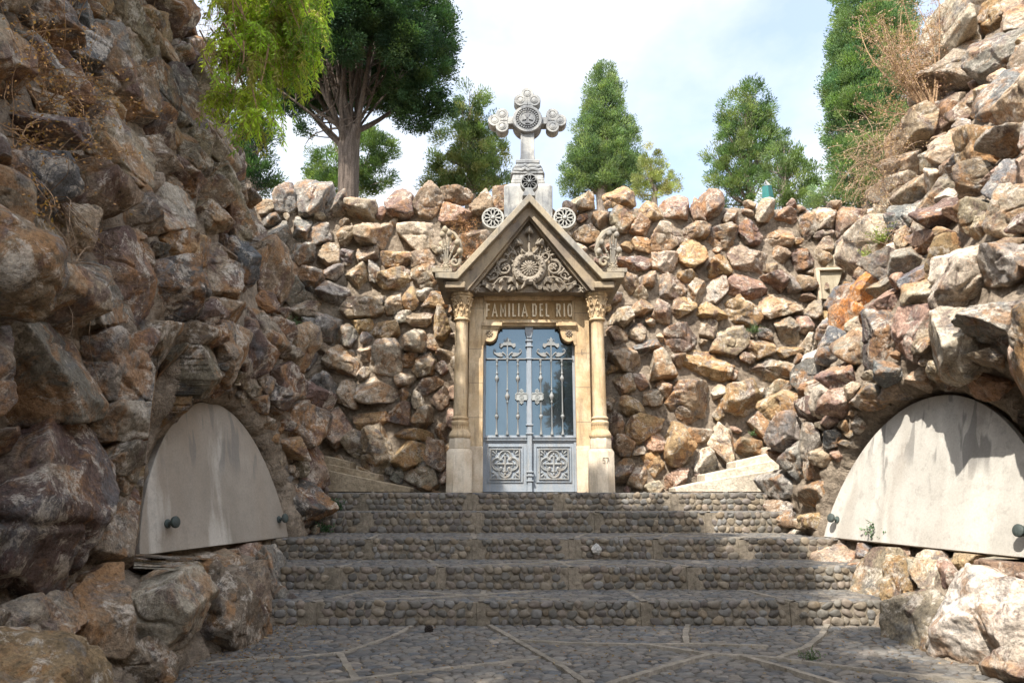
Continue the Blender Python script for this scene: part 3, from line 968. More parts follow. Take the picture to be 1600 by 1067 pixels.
# --- five steps
random.seed(21)
for si, (Y, z0, z1, xa, xb) in enumerate(STEPS):
    words = ['lowest', 'second lowest', 'middle', 'second highest', 'topmost']
    st = empty('cobbled_step', ((xa + xb) / 2, Y, z0), f'{words[si]} of the five cobble faced steps climbing to the portal', 'step', 'cobbled steps up to the portal')

    base = parent_loc(st)
    Yn = STEPS[si + 1][0] if si < 4 else 9.9
    x0, x1 = xa - .25, xb + .25
    if si == 4: x0, x1 = xa - 1.6, xb + 1.8
    m = MB().box(x0 + .001 * si, x1 + .001 * si, Y + .013, Yn + .3, z0 - .1, z1 - .012)
    m.build('step_core', JOINT_STEP, st)
    # pale upright bands of the riser, then stones between them
    bars = []
    x = xa + random.uniform(.3, .8)
    while x < xb - .2:
        bars.append(x)
        x += random.uniform(.8, 1.5)
    mb = MB()
    for b in bars:
        w = random.uniform(.028, .045)
        mb.add([(b - w, Y + .03, z0), (b - w * .8, Y + .001, z0), (b + w * .8, Y + .001, z0), (b + w, Y + .03, z0), (b - w, Y + .03, z1 - .014), (b - w * .8, Y + .001, z1 - .014), (b + w * .8, Y + .001, z1 - .014), (b + w, Y + .03, z1 - .014)],
               [(0, 1, 5, 4), (1, 2, 6, 5), (2, 3, 7, 6), (4, 5, 6, 7)])
    h = z1 - z0
    rows = 3
    cs, hs = [], []
    for r in range(rows):
        zc = z0 + h * (r + .5) / rows
        x = xa - .3 + random.uniform(0, .05)
        while x < xb + .3:
            w = random.uniform(.044, .104)
            xc = x + w / 2
            if all(abs(xc - b) > .05 + w * .28 for b in bars):
                s = random.uniform(.78, 1.04)
                zz = zc + random.uniform(-.01, .01)
                cs.append((xc, Y + .012 + random.uniform(-.004, .005), zz))
                hs.append((w / 2 * .96, random.uniform(.011, .019), h / rows / 2 * s * 1.03))
            x += w
    cs = np.array(cs); hs = np.array(hs)
    V, Fc, col = pebbles(cs, hs, rng.uniform(-.5, .5, len(cs)), 2, STONE_COLS, 'xz', 9 + si, 2.3, .16)
    link('riser_cobbles', raw_mesh('riser_cobbles', V - base, Fc, col), COBBLE, st)
    # tread
    d1 = Yn + .02
    lines = []
    for b in bars:
        sl = random.uniform(-.5, .5) * min(1, (d1 - Y))
        lines.append([(b, Y + .012), (b + sl * .4, Y + .4 * (d1 - Y)), (b + sl, d1)])
    for _ in range(2):
        xx = random.uniform(xa + .3, xb - 1.4)
        lines.append([(xx + 1.2 * k / 5, Y + .1 + (d1 - Y - .2) * (k / 5 if _ else 1 - k / 5) ** 1.5) for k in range(6)])
    c = rows_xy(x0, x1, Y + .012, min(d1, Y + 1.5), .08, .046)
    c = c[dist_lines(c[:, 0], c[:, 1], lines) > .034]
    n = len(c)
    half = np.stack([c[:, 2] / 2 * 1.02, np.full(n, .0235) * rng.uniform(.8, 1.2, n), rng.uniform(.010, .016, n)], 1)
    V, Fc, col = pebbles(np.stack([c[:, 0], c[:, 1], np.full(n, z1 - .013)], 1), half, rng.uniform(-.5, .5, n), 1 if si > 1 else 2, FLAT_COLS, 'xy', 5, 2.6, .09)
    link('tread_cobbles', raw_mesh('tread_cobbles', V - base, Fc, col), COBBLE, st)
    mb.build('riser_band', JOINT_STEP, st)
    ribbon(lines, .045, z1 - .012, 'tread_band', st, .006)

# --- side stairs of cut travertine climbing away behind both walls
TRAV_R = mortar_material('lit_travertine', (.62, .55, .44), (.42, .36, .28), .012)  # lit copy of the stair stone; sunlight put into its pale colour


def side_steps(polys, label, mat):
    e = empty('side_stair', (float(P(polys[0][0][0][0], 768, polys[0][1])[0]), polys[0][1], -.013), label, 'stair')
    for pts, Y, Y1 in polys:
        q = [P(x, y, Y) for x, y in pts]
        mm = MB().prism([(p[0], p[2]) for p in q], Y, Y1)
        mm.build('stair_step', mat, e, .008)
    return e


side_steps([([(1056, 768.6), (1056, 762), (1102, 752), (1222, 732), (1222, 768.6)], 8.90, 9.30),
            ([(1102, 765), (1102, 741), (1150, 731), (1226, 716), (1226, 765)], 9.04, 9.45),
            ([(1150, 765), (1150, 721), (1205, 708), (1230, 703), (1230, 765)], 9.18, 9.60),
            ([(1205, 765), (1205, 697), (1240, 690), (1240, 765)], 9.3, 9.75)],
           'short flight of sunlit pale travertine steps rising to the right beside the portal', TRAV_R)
side_steps([([(641, 768.6), (641, 762), (514, 735), (500, 735), (500, 768.6)], 8.95, 9.30),
            ([(592, 765), (592, 741), (514, 725), (500, 725), (500, 765)], 9.08, 9.45),
            ([(546, 765), (546, 721), (514, 713), (500, 713), (500, 765)], 9.2, 9.6)],
           'short flight of shaded travertine steps rising to the left beside the portal', mortar_material('shaded_travertine', (.36, .29, .20), (.22, .17, .11), .012))  # darker copy of the stair stone; shade put into its colour
# ------------------------------------------------------------------ the stone portal
X0 = float(P(828, 768, 9.0)[0])


def T(px, py, Y):
    z = slope(py) * Y
    d = Y * CS + z * SN
    return (X0 + (px - 828) * d / F, z)


def TP(px, py, Y):
    x, z = T(px, py, Y)
    return np.array([x, Y, z])


def pw(px, Y, py=600):
    return px * (Y * CS + slope(py) * Y * SN) / F


def tx(px, Y=9.0):                                # constant-X lines measured at the door's foot
    return X0 + (px - 828) * (Y * CS) / F


def tz(py, Y):
    return slope(py) * Y


SAND = stone_material('sandstone', (.54, .40, .235), (.44, .30, .16), (.20, .15, .10), .8, .6, (.66, .53, .36))
PLINTH = stone_material('plinth_stone', (.60, .50, .37), (.47, .37, .26), (.33, .275, .21), .8, .5, (.68, .60, .48))
GREY = stone_material('weathered_grey_stone', (.29, .265, .225), (.185, .17, .145), (.13, .12, .105), .85, .6, (.36, .29, .19))
BROWNG = stone_material('dark_relief_stone', (.25, .20, .15), (.165, .135, .105), (.11, .095, .08), .85, .5, (.36, .28, .18))  # dark brown tone of the gable and its mouldings
CROSS = stone_material('lichen_white_stone', (.24, .245, .24), (.17, .175, .18), (.09, .09, .095), .85, .7, (.47, .45, .40))
PAINT = stone_material('blue_grey_paint', (.27, .30, .335), (.215, .245, .275), (.34, .31, .27), .55, .45, None, .0012)
PAINTB = stone_material('worn_iron_paint', (.27, .275, .27), (.20, .21, .21), (.22, .17, .12), .5, .5, None, .001)
INK = stone_material('incised_shadow', (.24, .19, .14), (.2, .16, .12), (.15, .12, .1))  # brown standing for shade in cut strokes; joints and chamber wall share it


def glass_mat():
    t = NT('mirror_dark_glass')
    g = t.t.nodes.new('ShaderNodeBsdfGlossy')
    g.inputs['Roughness'].default_value = .02
    t.put(g.inputs['Color'], (.12, .24, .34))
    d = t.t.nodes.new('ShaderNodeBsdfPrincipled')
    t.put(d.inputs['Base Color'], (.012, .016, .02))
    d.inputs['Roughness'].default_value = .1
    m = t.t.nodes.new('ShaderNodeMixShader')
    m.inputs[0].default_value = .155
    b = t.bump(t.noise(1.6, 2, .5), .004, .5)
    t.t.links.new(b, g.inputs['Normal'])
    t.t.links.new(d.outputs[0], m.inputs[1])
    t.t.links.new(g.outputs[0], m.inputs[2])
    t.t.links.new(m.outputs[0], t.out.inputs[0])
    return t.m


GLASS = glass_mat()
tomb = empty('stone_portal', (X0, 9.0, -.013), 'ornate gabled sandstone tomb portal with columns, carved pediment and tall stone cross on top', 'tomb portal')

YD = 9.06                                          # door plane
ZB = -.013                                         # landing
# --- jambs and the wall body behind them
m = MB()
zt = tz(462, 8.98)
for s in (-1, 1):
    xi, xo = tx(828 + s * 74.5), tx(828 + s * 98)
    a, b = min(xi, xo), max(xi, xo)
    m.box(a, b, 8.95, 9.5, ZB, zt)
m.build('door_jamb', SAND, tomb, .006)
m = MB()
for s in (-1, 1):
    xi, xo = tx(828 + s * 98.5), tx(828 + s * 122)
    m.box(min(xi, xo), max(xi, xo), 9.02, 9.75, ZB, zt - .003)
m.build('side_pier', stone_material('shaded_pier_stone', (.42, .32, .20), (.33, .25, .16), (.2, .16, .11)), tomb, .006)  # darker sandstone copy; the shade on the piers is in the colour
m = MB().box(tx(828 - 74), tx(828 + 74), 9.3, 9.8, ZB, tz(505, 9.0))
m.build('chamber_wall', INK, tomb)
# jamb mouldings: low block at the foot, notched ears by the inscription
m = MB()
for s in (-1, 1):
    xi, xo = tx(828 + s * 73.6), tx(828 + s * 99)
    m.box(min(xi, xo), max(xi, xo), 8.925, 8.96, ZB, tz(703, 8.93))
    m.prism([(min(xi, xo), tz(703, 8.93) + .0), (max(xi, xo), tz(703, 8.93)), (max(xi, xo), tz(697, 8.95)), (min(xi, xo), tz(697, 8.95))], 8.943, 8.962)
m.build('jamb_foot', PLINTH, tomb, .006)

m = MB()
for s in (-1, 1):                                  # bed joints of the jamb blocks
    xi, xo = sorted((tx(828 + s * 74.6), tx(828 + s * 97.9)))
    for py in (482, 545, 598, 652):
        z = tz(py + (7 if s > 0 else 0), 8.95)
        m.box(xi, xo, 8.9485, 8.97, z - .003, z + .003)
m.build('block_joint', INK, tomb)
# --- lintel with the raised inscription
lin = MB()
xl, xr = tx(828 - 74.2), tx(828 + 74.2)
zlo, zhi = tz(509, 8.97), tz(459, 8.97)
lin.box(xl, xr, 8.972, 9.45, zlo, zhi)
lin.box(tx(828 - 74.4), tx(828 + 74.4), 8.90, 8.975, tz(466.5, 8.92), tz(459, 8.92))
lin.box(tx(828 - 74.4), tx(828 + 74.4), 8.925, 8.976, tz(469.5, 8.93), tz(466.7, 8.93))
lin.box(tx(828 - 74.4), tx(828 + 74.4), 8.93, 8.977, tz(504.5, 8.94), tz(500, 8.94))
for s in (-1, 1):
    a, b = sorted((tx(828 + s * 74.3), tx(828 + s * 70.5)))
    lin.box(a, b, 8.935, 8.978, tz(499.8, 8.94), tz(469.8, 8.94))
lintel = lin.build('lintel', SAND, tomb, .004)
MB().box(tx(828 - 70.2), tx(828 + 70.2), 8.966, 8.9735, tz(499.6, 8.96), tz(470.0, 8.96)).build('name_panel', stone_material('ochre_panel', (.37, .245, .115), (.31, .20, .09), (.2, .14, .08), .8, .3), lintel)
# letters: strokes on a grid, x 0..1, y 0..1
GL = {
 'F': [[(0, 0), (0, 1), (1, 1)], [(0, .52), (.8, .52)]],
 'A': [[(0, 0), (.5, 1), (1, 0)], [(.22, .3), (.78, .3)]],
 'M': [[(0, 0), (0, 1), (.5, .3), (1, 1), (1, 0)]],
 'I': [[(.5, 0), (.5, 1)]],
 'L': [[(0, 1), (0, 0), (1, 0)]],
 'D': [[(0, 0), (0, 1), (.7, 1), (1, .82), (1, .18), (.7, 0), (0, 0)]],
 'E': [[(1, 1), (0, 1), (0, 0), (1, 0)], [(0, .52), (.8, .52)]],
 'R': [[(0, 0), (0, 1), (.75, 1), (1, .85), (1, .62), (.75, .48), (0, .48)], [(.45, .48), (1, 0)]],
 'O': [[(.3, 0), (0, .18), (0, .82), (.3, 1), (.7, 1), (1, .82), (1, .18), (.7, 0), (.3, 0)]],
 '5': [[(1, 1), (.1, 1), (0, .55), (.6, .6), (1, .35), (.7, 0), (0, .05)]],
 '7': [[(0, 1), (1, 1), (.4, 0)]],
 '6': [[(.9, .95), (.3, .8), (0, .35), (.3, 0), (.8, .05), (1, .35), (.6, .52), (.1, .4)]],
}


def strokes(m, g, x, z, w, h, sw, y0, y1):
    """flat bars with mitred joints, one polygon strip per stroke"""
    for k, ln in enumerate(GL[g]):
        pts = [np.array([x + a * w, z + b * h]) for a, b in ln]
        closed = np.allclose(pts[0], pts[-1])
        if closed: pts = pts[:-1]
        n = len(pts)
        Lf, Rt = [], []
        for i in range(n):
            if closed: a, b, c = pts[i - 1], pts[i], pts[(i + 1) % n]
            else: a, b, c = pts[max(i - 1, 0)], pts[i], pts[min(i + 1, n - 1)]
            d0 = (b - a); d1 = (c - b)
            if np.linalg.norm(d0) < 1e-9: d0 = d1
            if np.linalg.norm(d1) < 1e-9: d1 = d0
            d0 = d0 / np.linalg.norm(d0); d1 = d1 / np.linalg.norm(d1)
            n0 = np.array([-d0[1], d0[0]]); n1 = np.array([-d1[1], d1[0]])
            mt = n0 + n1
            mt = mt / max(np.linalg.norm(mt), .3)
            s = min(1 / max(mt @ n0, .35), 2.2) * sw / 2
            ext = 0
            if not closed and i == 0: ext = -sw / 2
            if not closed and i == n - 1: ext = sw / 2
            Lf.append(b + mt * s + d1 * ext); Rt.append(b - mt * s + d1 * ext)
        yy = y0 - .0006 * k
        base = 0
        V = []
        for i in range(n):
            V += [(Lf[i][0], yy, Lf[i][1]), (Rt[i][0], yy, Rt[i][1]), (Rt[i][0], y1, Rt[i][1]), (Lf[i][0], y1, Lf[i][1])]
        Fc = []
        for i in range(n if closed else n - 1):
            j = (i + 1) % n
            for q in range(3 if True else 4):
                a0, a1 = [(0, 1), (1, 2), (3, 0)][q]
                Fc.append((4 * i + a0, 4 * i + a1, 4 * j + a1, 4 * j + a0))
        if not closed: Fc += [(0, 3, 2, 1), (4 * n - 4, 4 * n - 3, 4 * n - 2, 4 * n - 1)]
        m.add(V, Fc)


# places of the letters along the photo row (left edge, right edge)
LET = [('F', 760.5, 767.5), ('A', 769.5, 779.5), ('M', 782.5, 792.5), ('I', 795, 799), ('L', 801.5, 808), ('I', 810, 814), ('A', 816, 826.5),
       ('D', 832.5, 840.5), ('E', 844, 850.5), ('L', 853.5, 860), ('R', 870, 878), ('I', 881, 885), ('O', 887.5, 896)]
m = MB()
zl0, zl1 = tz(495.5, 8.96), tz(474.5, 8.96)
for g, a, b in LET:
    xa, xb = T(a + 1.6, 485, 8.96)[0], T(b - 1.6, 485, 8.96)[0]
    strokes(m, g, xa, zl0 + .012, xb - xa, zl1 - zl0 - .024, .020, 8.938, 8.974)
m.build('inscription', stone_material('letter_stone', (.78, .66, .48), (.72, .59, .41), (.58, .46, .3), .8, .1), lintel)
# small carved numerals
m = MB()
for g, a, b, p0, p1, YY in (('5', 941, 944.5, 723.5, 715, 8.575), ('7', 946, 949.5, 723.5, 715, 8.575), ('6', 911.5, 915, 554, 545, 8.948)):
    xa, xb = T(a, 720, YY)[0], T(b, 720, YY)[0]
    strokes(m, g, xa, tz(p0, YY), xb - xa, tz(p1, YY) - tz(p0, YY), .005, YY - .0012, YY + .012)
q = T(951.3, 723, 8.575)
m.box(q[0], q[0] + .007, 8.5735, 8.58, q[1] - .004, q[1] + .004)
m.build('carved_numerals', INK, tomb)

# --- corbels under the lintel with a rosette
for s in (-1, 1):
    c = MB()
    def cx(px): return tx(828 + s * px, 9.0) if False else T(828 + s * px, 520, 8.97)[0]
    a, b = sorted((cx(74), cx(42)))
    c.box(a, b, 8.90, 9.2, tz(510.5, 8.95), tz(504.7, 8.95))
    a, b = sorted((cx(74), cx(46)))
    c.box(a, b, 8.925, 9.2, tz(513.5, 8.95), tz(510.7, 8.95))
    # rounded body in profile: a disc with a curved neck into the jamb
    pts = []
    for k in range(26):
        w = -pi * .72 + pi * 1.25 * k / 25
        pts.append((cx(61.5) - s * 0 + pw(12.5, 8.97, 520) * cos(w) * -s, tz(522.5, 8.97) + pw(12.5, 8.97, 520) * sin(w)))
    top = tz(512.5, 8.95)
    poly = [(cx(74), top), (cx(50.5), top)] + [p for p in pts if True]
    poly = [(cx(74), top), (cx(47.5), top), (cx(48.2), tz(516, 8.97)), (cx(49.2), tz(522, 8.97)), (cx(51.5), tz(529, 8.97)), (cx(56), tz(533.5, 8.97)), (cx(61.5), tz(535, 8.97)), (cx(66), tz(534, 8.97)),
            (cx(68.5), tz(533, 8.97)), (cx(69.2), tz(537, 8.97)), (cx(70.5), tz(540, 8.97)), (cx(74), tz(540, 8.97))]
    c.prism(poly, 8.945, 9.2)
    o = c.build('corbel', SAND, tomb, .006)
    r = MB()
    ctr = np.array([cx(62), 8.945, tz(522, 8.97)])
    for k in range(8):
        w = 2 * pi * k / 8
        r.ball(ctr + np.array([cos(w) * .033, -.006, sin(w) * .033]), (.017, .012, .012), 8, w)
    r.ball(ctr + np.array([0, -.01, 0]), .014, 8)
    r.build('rosette', BROWNG, o)

# --- columns on octagonal plinths
for s, lab in ((-1, None), (1, None)):
    xc = tx(828 + s * 111.5, 8.74)
    yc = 8.74
    S8 = 8.74
    col = MB()
    r0 = pw(10.6, S8, 600)
    zc = lambda py: tz(py, S8)
    prof = [(r0 * 1.02, zc(654)), (r0 * 1.0, zc(600)), (r0 * .97, zc(560)), (r0 * .93, zc(505)), (r0 * .96, zc(502))]
    col.lathe(prof, (xc, yc, 0), 28)
    column = col.build('column', SAND, tomb)
    b = MB()
    b.lathe([(r0 * 1.04, zc(668)), (r0 * 1.1, zc(667)), (r0 * 1.28, zc(663.5)), (r0 * 1.3, zc(660)), (r0 * 1.1, zc(657.5)), (r0 * 1.12, zc(655.5)), (r0 * 1.25, zc(654)), (r0 * 1.2, zc(652)), (r0 * 1.0, zc(651))], (xc, yc, 0), 28)
    b.lathe([(r0 * 1.5, zc(684.5)), (r0 * 1.62, zc(682)), (r0 * 1.6, zc(679)), (r0 * 1.4, zc(675)), (r0 * 1.22, zc(672)), (r0 * 1.13, zc(669.5)), (r0 * 1.13, zc(663))], (xc, yc, 0), 28)
    for k in range(22):                            # reeded collar
        w = 2 * pi * k / 22
        b.box(0, 0, 0, 0, 0, 0) if False else b.tube([(xc + cos(w) * r0 * 1.14, yc + sin(w) * r0 * 1.14, zc(671)), (xc + cos(w) * r0 * 1.14, yc + sin(w) * r0 * 1.14, zc(664.5))], .008, 5)
    b.build('column_base', SAND, column)
    # plinth: upper and lower octagons
    p = MB()
    def octo(r, za, zb, zc2=None, r2=None):
        V = []
        for rr, zz in ((r, za), (r, zb)) + (((r2, zc2),) if r2 else ()):
            for k in range(8):
                w = pi / 8 + pi / 4 * k
                V.append((xc + rr * cos(w), yc + rr * sin(w), zz))
        L = len(V) // 8
        Fc = [tuple(range(7, -1, -1)), tuple(range(8 * L - 8, 8 * L))]
        for i in range(L - 1):
            for k in range(8):
                Fc.append((8 * i + k, 8 * i + (k + 1) % 8, 8 * i + 8 + (k + 1) % 8, 8 * i + 8 + k))
        p.add(V, Fc)
    R1_ = pw(19.8, S8, 720) / cos(pi / 8); R2_ = pw(16.2, S8, 690) / cos(pi / 8)
    octo(R1_, ZB, zc(707), zc(701.5), R2_ * 1.03)
    octo(R2_, zc(701.4), zc(689), zc(684.8), R2_ * .94)
    p.build('plinth', PLINTH, column, .005)
    # capital
    cp = MB()
    cp.lathe([(r0 * 1.0, zc(503)), (r0 * 1.22, zc(501.5)), (r0 * 1.24, zc(499.5)), (r0 * 1.02, zc(498)), (r0 * 1.0, zc(492)), (r0 * 1.15, zc(478)), (r0 * 1.42, zc(467)), (r0 * 1.5, zc(465))], (xc, yc, 0), 28)
    q = r0 * 1.42
    cp.lathe([(q * 1.0, zc(465)), (q * 1.16, zc(463.5)), (q * 1.18, zc(459.5)), (q * 1.05, zc(458.5))], (xc, yc, 0), 8)
    cap = cp.build('capital', SAND, column, .003)
    lf = MB()
    for k in range(8):                             # crossing stems, leaves and buds
        w0 = 2 * pi * k / 8 + pi / 8
        for dirn in (-1, 1):
            pts = []
            for i in range(9):
                u = i / 8
                w = w0 + dirn * (u - .5) * .9
                rr = r0 * (1.08 + .42 * u ** 1.5)
                pts.append((xc + rr * cos(w), yc + rr * sin(w), zc(496 - 28 * u)))
            lf.tube(pts, [.010 - .003 * abs(i / 8 - .5) for i in range(9)], 6)
            lf.ball(np.array(pts[-1]), (.020, .020, .014), 8)
        w = w0 + pi / 8
        for u in (.25, .62):
            lf.ball(np.array([xc + r0 * (1.12 + .3 * u) * cos(w), yc + r0 * (1.12 + .3 * u) * sin(w), zc(494 - 26 * u)]), (.016, .016, .024), 8)
    lf.build('capital_foliage', SAND, cap)
    ab = MB()
    ab.lathe([(q * 1.22, zc(458)), (q * 1.28, zc(456)), (q * 1.28, zc(453.5)), (q * 1.1, zc(452))], (xc, yc, 0), 8)
    ab.build('abacus', GREY, column, .003)

# --- gable
def chev(pts_px, Yf, Y0, Y1, mbb):
    q = [T(x, y, Yf) for x, y in pts_px]
    qr = [(x, z) for x, z in q]
    ql = [(2 * X0 - x, z) for x, z in q]
    # mirrored halves share the ridge: one polygon
    half = len(qr) // 2
    outer, inner = qr[:half], qr[half:]
    poly = outer + inner + [(2 * X0 - x, z) for x, z in inner[::-1]][1:] + [(2 * X0 - x, z) for x, z in outer[::-1]][:-1]
    mbb.prism(poly, Y0, Y1)


g = MB()
chev([(828, 302), (944, 425), (976, 426), (976, 434), (941, 436), (828, 315)], 8.45, 8.45, 9.75, g)
roof = g.build('gable_cornice', GREY, tomb, .008)
g = MB()
chev([(828, 316), (939, 437), (964, 437.5), (960, 453), (925, 454), (828, 336.5)], 8.55, 8.56, 9.72, g)
band = g.build('raking_band', BROWNG, tomb, .008)
g = MB()
chev([(828, 334), (922, 447), (926, 454), (917, 455), (913, 450), (828, 343)], 8.63, 8.62, 9.0, g)
g.build('inner_moulding', BROWNG, tomb, .01, 3)
g = MB()
a = T(828, 341, 8.72); b = T(922, 456.5, 8.72)
g.prism([(a[0], a[1]), (2 * X0 - b[0], b[1]), (b[0], b[1])], 8.73, 9.7)
tymp = g.build('tympanum', BROWNG, tomb)
# kneelers / cornice beds over the columns
g = MB()
for s in (-1, 1):
    xa, xb = sorted((X0 + s * pw(100, 8.6, 450), X0 + s * pw(131, 8.6, 450)))
    z0, z1 = tz(453.2, 8.6), tz(443, 8.6)
    g.box(xa, xb, 8.50, 9.7, z0, z1)
g.build('kneeler', BROWNG, tomb, .012, 3)
m = MB().box(X0 - pw(97, 8.8, 458), X0 + pw(97, 8.8, 458), 8.80, 9.7, tz(459.3, 8.9), tz(454, 8.72))
m.build('bed_moulding', SAND, tomb, .01)
# rolled studs on the raking band
for px, py in ((828, 321), (853, 344.5), (875.5, 368.5), (897.5, 392), (920, 417), (942.5, 442)):
    for s in ((-1, 1) if px != 828 else (1,)):
        x, z = T(px, py, 8.56)
        x = X0 + s * (x - X0)
        r = MB()
        r.lathe([(.042, 0), (.045, -.012), (.038, -.022), (.026, -.020), (.022, -.030), (.010, -.036), (.001, -.036)], (x, 8.566, z), 18, 'y')
        for k in range(9):
            w = 2 * pi * k / 9
            r.ball((x + .031 * cos(w), 8.548, z + .031 * sin(w)), (.011, .010, .011), 6)
        r.build('stud', stone_material('stud_stone', (.36, .27, .17), (.28, .21, .14), (.2, .16, .12)) if 'STUD' not in globals() else STUD, band)
        STUD = bpy.data.materials['stud_stone']

# --- tympanum carving
YT = 8.728
TC = BROWNG2 = stone_material('relief_stone', (.31, .265, .21), (.23, .195, .15), (.17, .145, .115), .85, .4)


def tp(px, py, dy=0.0):
    x, z = T(px, py, YT)
    return np.array([x, YT - dy, z])


U = pw(1, YT, 420)                                 # metres per photo pixel here
f = MB()
c0 = tp(828, 421)
for k in range(16):
    w = 2 * pi * k / 16 + .1
    f.ball(c0 + np.array([cos(w) * 9.2 * U, -.055, sin(w) * 9.2 * U]), (5.2 * U, .020, 2.0 * U), 8, w)
for k in range(12):
    w = 2 * pi * k / 12
    f.ball(c0 + np.array([cos(w) * 6.2 * U, -.07, sin(w) * 6.2 * U]), (3.4 * U, .018, 1.4 * U), 8, w)
for k in range(30):
    rr = 3.6 * U * math.sqrt(k / 30); w = k * 2.4
    f.ball(c0 + np.array([cos(w) * rr, -.088 + rr * .4, sin(w) * rr]), .012, 6)
f.lathe([(15 * U, 0), (14 * U, -.045), (10 * U, -.05), (.01, -.05)], c0, 28, 'y')
f.build('sunflower', TC, tymp)
f = MB()
random.seed(5)
for k in range(210):                               # garland of berries and leaves
    w = random.uniform(0, 2 * pi)
    t = random.gauss(0, 1)
    rr = (20.5 + t * 2.2) * U
    big = 1 + .5 * math.sin(w * 5)
    f.ball(c0 + np.array([cos(w) * rr, -.07 - .035 * math.exp(-t * t) * random.random(), sin(w) * rr * .98]), random.uniform(.009, .016) * (1 + .25 * big), 6)
f.tube([c0 + np.array([cos(2 * pi * k / 40) * 20.5 * U, -.04, sin(2 * pi * k / 40) * 20 * U]) for k in range(40)], .055, 8, True)
f.build('garland', TC, tymp)


def spiral(m, cx, cy, r, turns, start, s, th, dy=.04, n=34):
    pts = []
    for k in range(n + 1):
        u = k / n
        w = start + s * turns * 2 * pi * u
        q = r * (1 - .82 * u)
        pts.append(tp(cx, cy, dy) + np.array([cos(w) * q * U, 0, sin(w) * q * U]))
    m.tube(pts, [th * (1 - .45 * k / n) for k in range(n + 1)], 7)
    return pts[0]


f = MB()
for s in (-1, 1):
    X = lambda dx: 828 + s * dx
    spiral(f, X(38), 420, 12, 1.6, pi * .5, -s, .020)
    f.ball(tp(X(38), 420, .045), (.026, .02, .026), 8)
    for k in range(5):
        w = 2 * pi * k / 5 + .3
        f.ball(tp(X(38), 420, .06) + np.array([cos(w) * .03, 0, sin(w) * .03]), (.022, .014, .011), 6, w)
    spiral(f, X(25), 402, 8, 1.3, pi * 1.1, s, .012)
    spiral(f, X(30), 392, 5, 1.3, pi * .9, s, .010)
    spiral(f, X(54), 432, 7, 1.3, 0 if s > 0 else pi, s, .012)
    for pts in ([(16, 408), (22, 398), (31, 396), (35, 406)], [(26, 436), (38, 434), (48, 437), (56, 446), (66, 444), (74, 438)], [(20, 400), (25, 390), (22, 384)],
                [(12, 396), (14, 388), (10, 382), (17, 374)], [(34, 408), (44, 407), (50, 416), (62, 432)], [(14, 404), (18, 392), (14, 384)]):
        P2 = [tp(X(a), b, .035) for a, b in pts]
        Q = []
        for i in range(len(P2) - 1):
            for k in range(5):
                u = k / 5
                Q.append(P2[i] * (1 - u) + P2[i + 1] * u)
        Q.append(P2[-1])
        f.tube(Q, [.013 - .006 * k / len(Q) for k in range(len(Q))], 6)
    # leaves
    for a, b, l, w_, an in ((48, 428, 6, 2.6, 30), (53, 424, 5, 2.2, 60), (58, 438, 6, 2.4, -20), (63, 436, 5, 2.2, 40), (44, 440, 5, 2.4, -50), (30, 386, 4, 2, 80), (36, 400, 5, 2, 20), (26, 410, 5, 2.4, 50),
                              (70, 446, 5, 2.4, 10), (78, 447, 4, 2, -30), (50, 412, 4, 1.8, 110), (14, 378, 4, 2, 60)):
        f.ball(tp(X(a), b, .035), (l * U, .022, w_ * U), 8, R(an) * s)
    # corner rosettes
    for k in range(8):
        w = 2 * pi * k / 8
        f.ball(tp(X(83), 453, .05) + np.array([cos(w) * 4.2 * U, 0, sin(w) * 4.2 * U]), (3 * U, .02, 2 * U), 6, w)
    f.ball(tp(X(83), 453, .07), .022, 8)
f.build('scrollwork', TC, tymp)
f = MB()
for s in (-1, 1):                                  # ribbons
    for pts, wd in (([(4, 444), (10, 449), (17, 452), (20, 445), (26, 439), (34, 440), (37, 447), (32, 452), (26, 449)], .05), ([(20, 452), (30, 455), (40, 452), (46, 455), (54, 450), (58, 454), (66, 449), (72, 441)], .045)):
        V = []
        P2 = [tp(828 + s * a, b) for a, b in pts]
        Q = []
        for i in range(len(P2) - 1):
            for k in range(4):
                Q.append(P2[i] * (1 - k / 4) + P2[i + 1] * k / 4)
        Q.append(P2[-1])
        for k, q in enumerate(Q):
            dy = .07 + .03 * math.sin(k * .9)
            V += [(q[0], q[1] - dy, q[2] + wd / 2), (q[0] + .012 * s, q[1] - dy + .01, q[2] - wd / 2), (q[0], q[1] + .0, q[2] - wd / 2), (q[0], q[1] + .0, q[2] + wd / 2)]
        Fc = []
        for k in range(len(Q) - 1):
            for t_ in range(4):
                Fc.append((4 * k + t_, 4 * k + (t_ + 1) % 4, 4 * k + 4 + (t_ + 1) % 4, 4 * k + 4 + t_))
        f.add(V, Fc, True)
f.build('ribbon', TC, tymp)
f = MB()
for dx, py, sc, an in ((0, 364, 1.0, 0), (-17, 383, 1.0, 28), (17, 383, 1.0, -28), (-9, 398, .7, 30), (9, 398, .7, -30)):   # tulips
    for k in range(5):
        w = R(an) + (k - 2) * .22
        d = np.array([-sin(w), 0, cos(w)])
        f.ball(tp(828 + dx, py, .06 + .02 * (2 - abs(k - 2))) + d * 1.0 * U + np.array([(k - 2) * 2.0 * U * sc, 0, 0]), (2.2 * U * sc, .03, 6.0 * U * sc), 8, w)
    d = np.array([-sin(R(an)), 0, cos(R(an))])
    f.tube([tp(828 + dx, py, .05), tp(828 + dx, py, .05) - d * 16 * U], .012, 6)
    f.ball(tp(828 + dx, py, .06) + d * 6.5 * U, (.03, .02, .008), 6)
f.lathe([(.016, -.16), (.03, -.14), (.014, -.11), (.026, -.08), (.012, -.04), (.022, 0), (.010, .06)], tp(828, 388, .05), 12)
for s in (-1, 1):
    f.ball(tp(828 + s * 6, 405, .06), (.05, .03, .016), 8, -s * .6)
